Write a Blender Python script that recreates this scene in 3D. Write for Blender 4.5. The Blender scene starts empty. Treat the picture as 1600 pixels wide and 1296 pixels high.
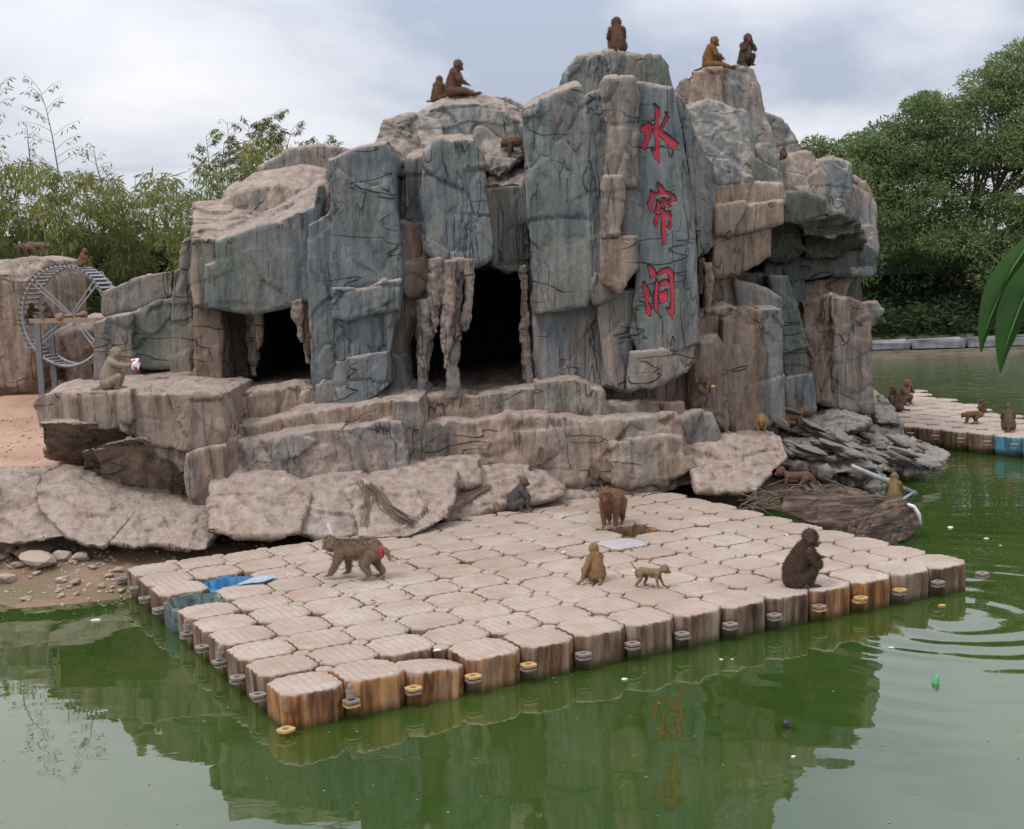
import bpy, bmesh, math, random
import numpy as np
from mathutils import Vector, Matrix
random.seed(7); rng = np.random.default_rng(7)
SC = bpy.context.scene; COL = SC.collection
# ------------------------------------------------------------------ camera
FPX, PITCH, CAMH, ROLL = 2041.62, .11435407, 3.28668, -.0320989
DX, DY, DTH, DHT = -1.695982, 9.041167, .5043177, .283
Fv = np.array([0, math.cos(PITCH), -math.sin(PITCH)]); Uv = np.array([0, math.sin(PITCH), math.cos(PITCH)]); Rv = np.array([1., 0, 0])
Rc = Rv*math.cos(ROLL)+Uv*math.sin(ROLL); Uc = -Rv*math.sin(ROLL)+Uv*math.cos(ROLL); CAM = np.array([0, 0, CAMH])
cd = bpy.data.cameras.new('camera'); cam = bpy.data.objects.new('camera', cd); COL.objects.link(cam); SC.camera = cam
cam.matrix_world = Matrix(((Rc[0], Uc[0], -Fv[0], 0), (Rc[1], Uc[1], -Fv[1], 0), (Rc[2], Uc[2], -Fv[2], CAMH), (0, 0, 0, 1)))
cd.sensor_width = 36; cd.lens = 36*FPX/1600; cd.clip_end = 2000; cd.clip_start = .05
# ------------------------------------------------------------------ sky and sun
SUN_EL, SUN_AZ = math.radians(58), math.radians(-25)
W = bpy.data.worlds.new('World'); SC.world = W; W.use_nodes = True
nt = W.node_tree; nt.nodes.clear(); N = nt.nodes.new; Lk = nt.links.new
out = N('ShaderNodeOutputWorld'); bg = N('ShaderNodeBackground'); bg2 = N('ShaderNodeBackground'); mx = N('ShaderNodeMixShader')
sky = N('ShaderNodeTexSky'); sky.sky_type = 'NISHITA'; sky.sun_disc = False; sky.sun_elevation = SUN_EL; sky.sun_rotation = SUN_AZ
Lk(sky.outputs[0], bg.inputs[0]); bg.inputs[1].default_value = .1
tc = N('ShaderNodeTexCoord'); sp = N('ShaderNodeSeparateXYZ'); Lk(tc.outputs['Generated'], sp.inputs[0])
dv = N('ShaderNodeMath'); dv.operation = 'ADD'; Lk(sp.outputs[2], dv.inputs[0]); dv.inputs[1].default_value = .16
ab = N('ShaderNodeMath'); ab.operation = 'ABSOLUTE'; Lk(dv.outputs[0], ab.inputs[0])
cx = N('ShaderNodeMath'); cx.operation = 'DIVIDE'; Lk(sp.outputs[0], cx.inputs[0]); Lk(ab.outputs[0], cx.inputs[1])
cy = N('ShaderNodeMath'); cy.operation = 'DIVIDE'; Lk(sp.outputs[1], cy.inputs[0]); Lk(ab.outputs[0], cy.inputs[1])
cb = N('ShaderNodeCombineXYZ'); Lk(cx.outputs[0], cb.inputs[0]); Lk(cy.outputs[0], cb.inputs[1])
mpp = N('ShaderNodeMapping'); mpp.inputs['Scale'].default_value = (.55, .42, 1); mpp.inputs['Location'].default_value = (3.6, 1.1, 0); Lk(cb.outputs[0], mpp.inputs[0])
cn = N('ShaderNodeTexNoise'); cn.inputs['Scale'].default_value = 1.5; cn.inputs['Detail'].default_value = 6; cn.inputs['Roughness'].default_value = .52; cn.inputs['Distortion'].default_value = .3
Lk(mpp.outputs[0], cn.inputs[0])
cr = N('ShaderNodeValToRGB'); e = cr.color_ramp.elements
e[0].position = .38; e[0].color = (.40, .445, .55, 1); e[1].position = .62; e[1].color = (.82, .82, .85, 1)
m_ = e.new(.5); m_.color = (.655, .675, .735, 1)
Lk(cn.outputs[0], cr.inputs[0]); Lk(cr.outputs[0], bg2.inputs[0]); zu = N('ShaderNodeMath'); zu.operation = 'MULTIPLY_ADD'; Lk(sp.outputs[2], zu.inputs[0]); zu.inputs[1].default_value = 1.05; zu.inputs[2].default_value = .80; zu.use_clamp = False; Lk(zu.outputs[0], bg2.inputs[1])
mx.inputs[0].default_value = .94
Lk(bg.outputs[0], mx.inputs[1]); Lk(bg2.outputs[0], mx.inputs[2]); Lk(mx.outputs[0], out.inputs[0])
sd = bpy.data.lights.new('sun', 'SUN'); sd.energy = 1.3; sd.angle = math.radians(14); sd.color = (1, .95, .88)
so = bpy.data.objects.new('sun', sd); COL.objects.link(so)
sdir = Vector((math.sin(SUN_AZ)*math.cos(SUN_EL), math.cos(SUN_AZ)*math.cos(SUN_EL), math.sin(SUN_EL)))
sdir = Vector((-.45, -.35, .82)).normalized()
so.rotation_euler = sdir.to_track_quat('Z', 'Y').to_euler(); so.location = (0, 0, 40)
sky.sun_elevation = math.asin(sdir.z); sky.sun_rotation = math.atan2(sdir.x, sdir.y)
SC.view_settings.view_transform = 'Standard'; SC.view_settings.look = 'None'; SC.view_settings.exposure = .37; SC.view_settings.gamma = 1
# ------------------------------------------------------------------ helpers
def ray(x, y): return Fv+(x-800)/FPX*Rc-(y-648)/FPX*Uc
def P(x, y, Y): d = ray(x, y); return CAM+d*(Y/d[1])
def G(x, y, z=0.): d = ray(x, y); return CAM+d*((z-CAMH)/d[2])
def YS(px): return .0022*(px-700)
def hsh(ix, iy, iz, s=0):
    h = (ix.astype(np.int64)*374761393+iy.astype(np.int64)*668265263+iz.astype(np.int64)*2147483647+s*974634777) & 0xffffffff
    h = ((h ^ (h >> 13))*1274126177) & 0xffffffff
    h = ((h ^ (h >> 16))*2246822519) & 0xffffffff
    return ((h ^ (h >> 15)) & 0xffffff)/float(0xffffff)
def vnoise(p, s=0):
    f = np.floor(p); t = p-f; t = t*t*(3-2*t); i = f.astype(np.int64); r = 0
    for a in (0, 1):
        wa = t[:, 0] if a else 1-t[:, 0]
        for b in (0, 1):
            wb = t[:, 1] if b else 1-t[:, 1]
            for c in (0, 1):
                wc = t[:, 2] if c else 1-t[:, 2]
                r = r+wa*wb*wc*hsh(i[:, 0]+a, i[:, 1]+b, i[:, 2]+c, s)
    return r*2-1
def fbm(p, o=3, s=0):
    r = 0; a = 1.
    for k in range(o): r = r+a*vnoise(p*(2.03**k)+k*7.3, s+k); a *= .5
    return r
def voro(p, s=0):
    i = np.floor(p).astype(np.int64); n = len(p); F1 = np.full(n, 9.); F2 = np.full(n, 9.); rid = np.zeros(n); dvv = np.zeros((n, 3))
    for a in (-1, 0, 1):
        for b in (-1, 0, 1):
            for c in (-1, 0, 1):
                q = i+np.array([a, b, c])
                ft = q+np.stack([hsh(q[:, 0], q[:, 1], q[:, 2], s+k) for k in (1, 2, 3)], 1)
                df = p-ft; d = np.sqrt((df**2).sum(1)); m = d < F1
                F2 = np.where(m, F1, np.minimum(F2, d)); F1 = np.where(m, d, F1)
                dvv[m] = df[m]; rid[m] = hsh(q[:, 0], q[:, 1], q[:, 2], s+9)[m]
    return F1, F2, rid, dvv
def mesh(name, v, f, smooth=True):
    me = bpy.data.meshes.new(name); v = np.asarray(v, dtype=np.float32).reshape(-1, 3)
    if isinstance(f, np.ndarray):
        k = f.shape[1]; me.vertices.add(len(v)); me.vertices.foreach_set('co', v.ravel())
        me.loops.add(f.size); me.loops.foreach_set('vertex_index', f.astype(np.int32).ravel())
        me.polygons.add(len(f)); me.polygons.foreach_set('loop_start', np.arange(0, f.size, k, dtype=np.int32)); me.polygons.foreach_set('loop_total', np.full(len(f), k, dtype=np.int32))
        me.update(calc_edges=True)
    else:
        me.from_pydata([tuple(map(float, q)) for q in v], [], [tuple(map(int, q)) for q in f]); me.update()
    if smooth: me.polygons.foreach_set('use_smooth', np.ones(len(me.polygons), dtype=bool))
    return me
def ob(name, me, mat=None, parent=None, loc=(0, 0, 0), color=None, stuff=False, label=None):
    o = bpy.data.objects.new(name, me); COL.objects.link(o); o.location = loc
    if mat is not None and me is not None and not me.materials: me.materials.append(mat)
    if parent: o.parent = parent
    if color: o.color = (*color, 1) if len(color) == 3 else color
    if stuff: o['kind'] = 'stuff'
    if label: o['label'] = label
    return o
def tag(o, label, cat, group=None, kind=None):
    o['label'] = label; o['category'] = cat
    if group: o['group'] = group
    if kind: o['kind'] = kind
    return o
def thing(name, label, cat, loc=(0, 0, 0), rz=0, group=None):
    o = bpy.data.objects.new(name, None); COL.objects.link(o); o.location = loc; o.rotation_euler = (0, 0, rz); o.empty_display_size = .1
    return tag(o, label, cat, group)
def structure(o): o['kind'] = 'structure'; return o
class MB:
    def __init__(s): s.v = []; s.f = []
    def add(s, v, f): k = len(s.v); s.v += [tuple(map(float, q)) for q in v]; s.f += [tuple(i+k for i in q) for q in f]; return s
    def box(s, c, d, M=None):
        v = [Vector((c[0]+d[0]/2*a, c[1]+d[1]/2*b, c[2]+d[2]/2*e)) for a in (-1, 1) for b in (-1, 1) for e in (-1, 1)]
        if M is not None: v = [M @ q for q in v]
        return s.add(v, [(0, 1, 3, 2), (4, 6, 7, 5), (0, 4, 5, 1), (2, 3, 7, 6), (0, 2, 6, 4), (1, 5, 7, 3)])
    def tube(s, pts, rad, n=8, caps=True):
        pts = [Vector(p) for p in pts]; vs = []; fs = []
        if not hasattr(rad, '__len__'): rad = [rad]*len(pts)
        for i, p in enumerate(pts):
            t = (pts[min(i+1, len(pts)-1)]-pts[max(i-1, 0)]).normalized()
            a = t.cross(Vector((0, 0, 1)) if abs(t.z) < .9 else Vector((1, 0, 0))).normalized(); b = t.cross(a)
            for k in range(n): th = 2*math.pi*k/n; vs.append(p+(a*math.cos(th)+b*math.sin(th))*rad[i])
        for i in range(len(pts)-1):
            for k in range(n): fs.append((i*n+k, i*n+(k+1) % n, (i+1)*n+(k+1) % n, (i+1)*n+k))
        if caps: fs.append(tuple(range(n))[::-1]); fs.append(tuple((len(pts)-1)*n+k for k in range(n)))
        return s.add(vs, fs)
    def bar(s, a, b, w, h):
        a, b = Vector(a), Vector(b); t = (b-a).normalized(); u = t.cross(Vector((0, 0, 1)) if abs(t.z) < .95 else Vector((0, 1, 0))).normalized(); v = u.cross(t)
        vs = [q+u*(w/2*i)+v*(h/2*j) for q in (a, b) for i, j in ((-1, -1), (1, -1), (1, 1), (-1, 1))]
        return s.add(vs, [(0, 1, 2, 3)[::-1], (4, 5, 6, 7), (0, 1, 5, 4), (1, 2, 6, 5), (2, 3, 7, 6), (3, 0, 4, 7)])
    def me(s, name, smooth=False): return mesh(name, s.v, s.f, smooth)
def arrays(me):
    v = np.empty(len(me.vertices)*3, dtype=np.float32); me.vertices.foreach_get('co', v)
    n = np.empty(len(me.vertices)*3, dtype=np.float32); me.vertices.foreach_get('normal', n)
    return v.reshape(-1, 3).astype(float), n.reshape(-1, 3).astype(float)
def remesh(me, vox, sm=2, factor=.5):
    t = bpy.data.objects.new('tmp', me); COL.objects.link(t)
    m = t.modifiers.new('r', 'REMESH'); m.mode = 'VOXEL'; m.voxel_size = vox; m.adaptivity = 0
    if sm: k = t.modifiers.new('s', 'SMOOTH'); k.factor = factor; k.iterations = sm
    dg = bpy.context.evaluated_depsgraph_get(); dg.update()
    r = bpy.data.meshes.new_from_object(t.evaluated_get(dg)); bpy.data.objects.remove(t)
    r.polygons.foreach_set('use_smooth', np.ones(len(r.polygons), dtype=bool)); return r
def colattr(me, name, c):
    a = me.color_attributes.new(name, 'FLOAT_COLOR', 'POINT'); a.data.foreach_set('color', np.asarray(c, dtype=np.float32).ravel())
# ------------------------------------------------------------------ materials
class M:
    def __init__(s, name, rough=.8):
        s.m = bpy.data.materials.new(name); s.m.use_nodes = True; s.t = s.m.node_tree; s.t.nodes.clear()
        s.o = s.n('ShaderNodeOutputMaterial'); s.b = s.n('ShaderNodeBsdfPrincipled'); s.l(s.b.outputs[0], s.o.inputs[0]); s.b.inputs['Roughness'].default_value = rough
        s.tc = s.n('ShaderNodeTexCoord')
    def n(s, t, **k):
        x = s.t.nodes.new(t)
        for a, b in k.items():
            if hasattr(x, a): setattr(x, a, b)
            else: x.inputs[a].default_value = b
        return x
    def l(s, a, b): s.t.links.new(a, b)
    def noise(s, sc, det=3, rough=.55, scale=None, dist=0, loc=(0, 0, 0), src=None):
        x = s.n('ShaderNodeTexNoise'); x.inputs['Scale'].default_value = sc; x.inputs['Detail'].default_value = det; x.inputs['Roughness'].default_value = rough; x.inputs['Distortion'].default_value = dist
        mp = s.n('ShaderNodeMapping'); mp.inputs['Scale'].default_value = scale or (1, 1, 1); mp.inputs['Location'].default_value = loc
        s.l(src or s.tc.outputs['Object'], mp.inputs[0]); s.l(mp.outputs[0], x.inputs[0]); return x.outputs[0]
    def ramp(s, f, stops, interp='LINEAR'):
        r = s.n('ShaderNodeValToRGB'); e = r.color_ramp.elements; r.color_ramp.interpolation = interp
        while len(e) < len(stops): e.new(.5)
        for q, (p, c) in zip(e, stops): q.position = p; q.color = (*c, 1) if hasattr(c, '__len__') else (c, c, c, 1)
        s.l(f, r.inputs[0]); return r.outputs[0]
    def mix(s, f, a, b, mode='MIX'):
        x = s.n('ShaderNodeMix'); x.data_type = 'RGBA'; x.blend_type = mode
        for sock, val in ((x.inputs[0], f), (x.inputs[6], a), (x.inputs[7], b)):
            if hasattr(val, 'links'): s.l(val, sock)
            elif hasattr(val, '__len__'): sock.default_value = (*val, 1)
            else: sock.default_value = val
        return x.outputs[2]
    def math(s, op, a, b=0., clamp=False):
        x = s.n('ShaderNodeMath'); x.operation = op; x.use_clamp = clamp
        for sock, val in ((x.inputs[0], a), (x.inputs[1], b)):
            if hasattr(val, 'links'): s.l(val, sock)
            else: sock.default_value = val
        return x.outputs[0]
    def col(s, c):
        if hasattr(c, 'links'): s.l(c, s.b.inputs['Base Color'])
        else: s.b.inputs['Base Color'].default_value = (*c, 1)
        return s
    def bump(s, h, st=.5, d=.02, prev=None):
        x = s.n('ShaderNodeBump'); x.inputs['Strength'].default_value = st; x.inputs['Distance'].default_value = d; s.l(h, x.inputs['Height'])
        if prev: s.l(prev, x.inputs['Normal'])
        s.l(x.outputs[0], s.b.inputs['Normal']); return x.outputs[0]
    def upz(s):
        g = s.n('ShaderNodeNewGeometry'); q = s.n('ShaderNodeSeparateXYZ'); s.l(g.outputs['Normal'], q.inputs[0]); return q.outputs[2]
def rock_mat():
    m = M('painted_concrete_rock', .85); m.b.inputs['Specular IOR Level'].default_value = .25
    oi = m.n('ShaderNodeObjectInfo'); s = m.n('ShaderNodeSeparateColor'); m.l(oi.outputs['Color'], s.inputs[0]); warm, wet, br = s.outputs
    n1 = m.noise(1.1, 4, .6, (1.3, 1.3, .55), .4); n2 = m.noise(3.2, 5, .65, (2.2, 2.2, .35), .3, (5, 3, 1)); n3 = m.noise(.8, 3, .5, None, .5, (9, 2, 4)); n4 = m.noise(14, 4, .7, (1.5, 1.5, .4))
    cool = m.ramp(n2, [(.30, (.065, .08, .09)), (.42, (.12, .142, .155)), (.56, (.185, .20, .202)), (.72, (.285, .275, .255))])
    green = m.ramp(n4, [(.32, (.085, .10, .08)), (.68, (.22, .225, .165))])
    c = m.mix(m.ramp(n3, [(.48, 0), (.62, .6)]), cool, green)
    wc = m.ramp(n2, [(.30, (.14, .098, .075)), (.48, (.275, .20, .152)), (.68, (.41, .315, .25))])
    wf = m.math('ADD', m.math('MULTIPLY', m.math('SUBTRACT', n1, .5), 2.4), m.math('ADD', m.math('MULTIPLY', warm, 1.35), -.13), True)
    c = m.mix(wf, c, wc)
    # worn pale edges, dusty tops
    g = m.n('ShaderNodeNewGeometry'); ed = m.ramp(g.outputs['Pointiness'], [(.53, 0), (.62, .6)])
    c = m.mix(m.math('MULTIPLY', ed, m.ramp(m.noise(6, 3), [(.4, .25), (.6, 1)])), c, (.42, .35, .30))
    nz = m.upz(); du = m.ramp(m.math('ADD', nz, m.math('MULTIPLY', m.math('SUBTRACT', n2, .5), .5)), [(.42, 0), (.80, .88)])
    c = m.mix(du, c, m.ramp(n2, [(.3, (.29, .22, .18)), (.5, (.40, .315, .265)), (.7, (.49, .40, .345))]))
    # chiselled grooves and cracks: thin zero lines of stretched noise
    def lines(sc, scale, wd, loc, mlo, mhi, ms=1.1):
        q = m.noise(sc, 2, .45, scale, .08, loc); d_ = m.math('ABSOLUTE', m.math('SUBTRACT', q, .5)); ln = m.ramp(d_, [(0, 1), (wd, .75), (wd*2.2, 0)])
        return m.math('MULTIPLY', ln, m.ramp(m.noise(ms, 2, .5, None, 0, loc), [(mlo, 0), (mhi, 1)]))
    l1 = lines(2.6, (1.5, 1.5, .22), .005, (1, 7, 3), .50, .58); l2 = lines(1.5, (.5, .5, 1.6), .005, (6, 1, 9), .53, .61); l3 = lines(5.5, (1.3, 1.3, .5), .005, (4, 4, 1), .56, .66, 1.7)
    ckm = m.math('MAXIMUM', m.math('MAXIMUM', l1, l2), m.math('MULTIPLY', l3, .25))
    ckm = m.math('MULTIPLY', ckm, m.ramp(m.upz(), [(.25, 1), (.55, .12)]))
    c = m.mix(m.math('MULTIPLY', ckm, .34), c, (.04, .036, .034))
    # wet dark moss
    wf2 = m.math('MULTIPLY', wet, m.ramp(n1, [(.3, .5), (.5, 1)]))
    c = m.mix(wf2, c, m.ramp(n4, [(.35, (.022, .024, .02)), (.7, (.075, .08, .05))]))
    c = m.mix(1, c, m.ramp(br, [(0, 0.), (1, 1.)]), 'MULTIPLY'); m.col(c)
    h = m.math('ADD', m.math('MULTIPLY', m.noise(9, 7, .72, (1, 1, .4)), 1.2), m.math('MULTIPLY', m.noise(2.6, 4, .65, (1.6, 1.6, .3), 1.), 1.3))
    b1 = m.bump(h, 1., .05); b2 = m.bump(m.noise(60, 3, .7), .35, .006, b1); m.bump(m.math('SUBTRACT', 1., ckm), 1., .045, b2)
    return m.m
ROCK = rock_mat()
def jag_mat():
    m = M('jagged_shore_rock', .6); n = m.noise(3, 6, .65, (1, 1, 2), 1.2); n2 = m.noise(16, 4, .7)
    c = m.ramp(n, [(.3, (.035, .03, .026)), (.5, (.115, .10, .088)), (.68, (.26, .23, .205))])
    du = m.ramp(m.math('ADD', m.upz(), m.math('MULTIPLY', m.math('SUBTRACT', n2, .5), .9)), [(.45, 0), (.95, .65)])
    m.col(m.mix(du, c, (.33, .285, .25))); b = m.bump(n, 1, .06); m.bump(n2, .6, .015, b); return m.m
JAG = jag_mat()
def water_mat():
    m = M('green_pond_water', .015); m.b.inputs['IOR'].default_value = 2.05
    m.col(m.ramp(m.noise(.35, 3, .5, None, .5), [(.35, (.025, .054, .008)), (.65, (.044, .074, .014))]))
    pos = m.tc.outputs['Object']; c0 = G(1500, 960)
    vs = m.n('ShaderNodeVectorMath'); vs.operation = 'SUBTRACT'; m.l(pos, vs.inputs[0]); vs.inputs[1].default_value = tuple(c0)
    ln = m.n('ShaderNodeVectorMath'); ln.operation = 'LENGTH'; m.l(vs.outputs[0], ln.inputs[0]); r = ln.outputs['Value']
    rr = m.math('ADD', r, m.math('MULTIPLY', m.noise(.9, 2), .35))
    ring = m.math('SINE', m.math('MULTIPLY', rr, 17.))
    fall = m.ramp(m.math('MULTIPLY', r, .2), [(0, .25), (.12, 1), (.5, .55), (.85, 0)])
    hr = m.math('MULTIPLY', ring, m.math('MULTIPLY', fall, m.ramp(m.noise(.8, 2, .5, None, 0, (2, 8, 0)), [(.35, .15), (.6, 1)])))
    sw = m.noise(.75, 2, .5, (1, 1.6, 1)); sm = m.noise(5, 2, .5, (1, 1.7, 1))
    b0 = m.bump(sw, .08, .08); b1 = m.bump(sm, .05, .006, b0); b2 = m.bump(hr, .2, .013, b1)
    far = m.n('ShaderNodeSeparateXYZ'); m.l(pos, far.inputs[0]); fw = m.ramp(m.math('MULTIPLY', far.outputs[1], .02), [(.3, 0), (.6, 1)])
    m.bump(m.math('MULTIPLY', m.noise(2.5, 3, .5, (.5, 2, 1)), fw), .35, .08, b2); return m.m
def simple(name, stops, sc=4, rough=.8, bump=.4, bd=.01, scale=None, metal=0, det=4):
    m = M(name, rough); n = m.noise(sc, det, .6, scale); m.col(m.ramp(n, stops)); m.bump(m.noise(sc*4, 4, .6, scale), bump, bd); m.b.inputs['Metallic'].default_value = metal; return m.m
SAND = simple('red_sand', [(.3, (.30, .17, .115)), (.55, (.42, .26, .185)), (.75, (.50, .34, .25))], .9, .95, .8, .03, None, 0, 8)
def ground_mat():
    m = M('shore_and_soil', .9); n = m.noise(1.3, 6, .65); n2 = m.noise(18, 4, .7)
    mud = m.ramp(n, [(.3, (.09, .06, .036)), (.46, (.24, .155, .10)), (.58, (.17, .115, .07)), (.68, (.13, .13, .05)), (.8, (.28, .20, .145))])
    sand = m.ramp(m.noise(.9, 8, .7), [(.3, (.30, .17, .115)), (.55, (.43, .265, .19)), (.75, (.50, .35, .26))])
    s = m.n('ShaderNodeSeparateXYZ'); m.l(m.tc.outputs['Object'], s.inputs[0])
    f = m.ramp(m.math('MULTIPLY', s.outputs[2], 1.), [(.45, 0), (.62, 1)])
    soil = m.ramp(n, [(.3, (.05, .05, .025)), (.7, (.12, .11, .06))]); fy = m.ramp(m.math('MULTIPLY', s.outputs[1], .02), [(.485, 0), (.52, 1)])
    m.col(m.mix(fy, m.mix(f, mud, sand), soil)); b = m.bump(n, .8, .06); m.bump(n2, .7, .02, b); return m.m
def stone_mat():
    m = M('shore_stone', .85); oi = m.n('ShaderNodeObjectInfo'); n = m.noise(6, 5, .65)
    c = m.mix(oi.outputs['Random'], (.36, .26, .19), (.50, .42, .33)); m.col(m.mix(n, m.mix(.5, c, (.1, .08, .06)), c)); m.bump(n, .6, .02); return m.m
STONE = stone_mat()
def dock_mat():
    m = M('weathered_float_plastic', .7); m.b.inputs['Specular IOR Level'].default_value = .3
    oi = m.n('ShaderNodeObjectInfo'); nz = m.upz(); g = m.tc.outputs['Object']; ov = m.n('ShaderNodeSeparateColor'); m.l(oi.outputs['Color'], ov.inputs[0])
    va = m.n('ShaderNodeVectorMath'); va.operation = 'ADD'; m.l(g, va.inputs[0]); m.l(oi.outputs['Location'], va.inputs[1]); w = va.outputs[0]
    n = m.noise(1.1, 5, .65, None, .4, (0, 0, 0), w); nf = m.noise(22, 4, .7, None, 0, (1, 1, 0), w); nm = m.noise(5, 4, .6, None, .6, (4, 1, 0), w)
    dust = m.ramp(n, [(.3, (.30, .235, .182)), (.5, (.415, .345, .285)), (.7, (.51, .445, .39))])
    dust = m.mix(m.ramp(nm, [(.48, 0), (.68, .7)]), dust, (.36, .22, .165)); dust = m.mix(m.ramp(nf, [(.35, .3), (.6, 0)]), dust, (.30, .235, .195))
    dust = m.mix(ov.outputs[2], dust, (.40, .42, .46)); dust = m.mix(m.math('MULTIPLY', oi.outputs['Random'], .42), dust, (.33, .255, .21))
    st = m.noise(5, 5, .65, (2, 2, .2), .2, (0, 0, 0), w)
    side = m.ramp(st, [(.34, (.035, .02, .013)), (.46, (.10, .068, .048)), (.58, (.19, .145, .115)), (.75, (.28, .235, .20))])
    rust = m.ramp(st, [(.36, (.08, .025, .008)), (.48, (.26, .10, .03)), (.64, (.45, .23, .085))])
    side = m.mix(m.math('MULTIPLY', ov.outputs[0], m.ramp(nm, [(.35, .45), (.6, 1)])), side, rust)
    side = m.mix(ov.outputs[1], side, m.ramp(st, [(.35, (.03, .09, .14)), (.6, (.10, .27, .38))]))
    s = m.n('ShaderNodeSeparateXYZ'); m.l(g, s.inputs[0]); alg = m.ramp(m.math('MULTIPLY', m.math('ADD', s.outputs[2], .3), 5.), [(.12, 1), (.42, 0)])
    side = m.mix(m.math('MULTIPLY', alg, .75), side, (.05, .065, .02))
    f = m.ramp(m.math('ADD', nz, m.math('MULTIPLY', m.math('SUBTRACT', nf, .5), .25)), [(.22, 0), (.5, 1)]); m.col(m.mix(f, side, dust))
    wv = m.n('ShaderNodeTexWave'); wv.wave_type = 'BANDS'; wv.bands_direction = 'X'; wv.inputs['Scale'].default_value = 4.6; wv.inputs['Distortion'].default_value = .3; m.l(g, wv.inputs[0])
    h = m.math('MULTIPLY', m.ramp(wv.outputs[1], [(.1, 0), (.35, 1)]), m.math('MULTIPLY', f, m.ramp(nm, [(.35, 1), (.6, .25)])))
    rb = m.math('MULTIPLY', m.math('SUBTRACT', 1., m.ramp(wv.outputs[1], [(.1, 0), (.4, 1)])), m.math('MULTIPLY', f, m.ramp(m.noise(1.7, 3, .5, None, 0, (8, 0, 0), w), [(.35, .05), (.65, .4)])))
    m.col(m.mix(rb, m.mix(f, side, dust), (.30, .20, .155))); b = m.bump(h, .6, .007); m.bump(nf, .5, .006, b); return m.m
DOCK = dock_mat()
def plain(name, c, rough=.6, metal=0, spec=.5):
    m = M(name, rough); n = m.noise(12, 3); m.col(m.mix(m.ramp(n, [(.3, 0), (.7, 1)]), tuple(x*.72 for x in c), c)); m.b.inputs['Metallic'].default_value = metal; m.b.inputs['Specular IOR Level'].default_value = spec; return m.m
LUG = plain('lug_plastic', (.27, .22, .185)); LUGY = plain('yellow_lug_plastic', (.52, .34, .13)); BLUE = plain('blue_float_plastic', (.03, .20, .42), .5); TEAL = simple('teal_worn_plastic', [(.35, (.04, .055, .055)), (.5, (.10, .14, .14)), (.7, (.24, .29, .285))], 6, .6, .2)
METAL = plain('galvanised_metal', (.33, .335, .35), .5, .35); DARKM = plain('dark_rubber', (.04, .04, .042), .7); RUSTY = simple('rusty_beam', [(.3, (.20, .13, .09)), (.6, (.34, .25, .19))], 6)
POST = plain('grey_post_paint', (.16, .165, .18), .6); WHITE = plain('white_plastic', (.72, .72, .70), .5); RED = plain('carved_red_paint', (.50, .035, .065), .75)
REDB = plain('red_packet', (.60, .04, .08), .4); GREENB = plain('green_plastic', (.10, .42, .18), .3); BLACK = plain('black_scrap', (.02, .02, .02), .4); ORANGE = plain('orange_food', (.65, .33, .10))
WOOD = simple('old_brown_wood', [(.35, (.03, .018, .011)), (.5, (.095, .06, .042)), (.65, (.22, .155, .115))], 5, .85, 1., .05, (.35, 2, 3.5)); BARK = simple('bark', [(.3, (.05, .04, .032)), (.7, (.15, .125, .10))], 6, .9)
TWIG = plain('dry_twig', (.16, .115, .085), .9); CULM = plain('bamboo_culm', (.20, .22, .09), .6)
def leaf_mat(name, c1, c2, c3, tr=.35):
    m = M(name, .6); a = m.n('ShaderNodeAttribute', attribute_name='tone'); s = m.n('ShaderNodeSeparateColor'); m.l(a.outputs['Color'], s.inputs[0])
    c = m.ramp(s.outputs[0], [(0, c1), (.55, c2), (1, c3)]); m.col(c); m.b.inputs['Specular IOR Level'].default_value = .25
    t = m.n('ShaderNodeBsdfTranslucent'); m.l(c, t.inputs[0]); x = m.n('ShaderNodeMixShader'); x.inputs[0].default_value = tr; m.l(m.b.outputs[0], x.inputs[1]); m.l(t.outputs[0], x.inputs[2]); m.l(x.outputs[0], m.o.inputs[0]); return m.m
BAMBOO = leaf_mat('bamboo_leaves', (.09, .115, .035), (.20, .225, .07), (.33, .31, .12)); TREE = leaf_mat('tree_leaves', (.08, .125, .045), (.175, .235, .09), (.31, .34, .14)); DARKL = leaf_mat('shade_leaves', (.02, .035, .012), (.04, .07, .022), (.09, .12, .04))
BIGLEAF = simple('glossy_leaf', [(.3, (.010, .036, .006)), (.7, (.024, .065, .010))], 10, .65, .1, .002)
def fur_mat():
    m = M('monkey_fur', .9); m.b.inputs['Specular IOR Level'].default_value = .15
    oi = m.n('ShaderNodeObjectInfo'); a = m.n('ShaderNodeAttribute', attribute_name='tint'); s = m.n('ShaderNodeSeparateColor'); m.l(a.outputs['Color'], s.inputs[0])
    n = m.noise(28, 4, .7, (1, 1, .45)); n2 = m.noise(5, 2)
    base = m.mix(m.ramp(n, [(.3, .6), (.7, 0)]), oi.outputs['Color'], m.mix(.62, oi.outputs['Color'], (.01, .008, .006)))
    base = m.mix(m.ramp(n2, [(.45, 0), (.7, .3)]), base, (.20, .135, .10)); base = m.mix(m.math('MULTIPLY', s.outputs[2], .38), base, (.36, .29, .24))
    c = m.mix(s.outputs[0], base, m.mix(.45, oi.outputs['Color'], (.13, .075, .06))); c = m.mix(s.outputs[1], c, (.36, .07, .065)); m.col(c); m.bump(n, .8, .012); return m.m
FUR = fur_mat(); SKIN = plain('monkey_face_skin', (.36, .15, .125), .7); EYE = plain('monkey_eye', (.012, .009, .008), .15)
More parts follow.
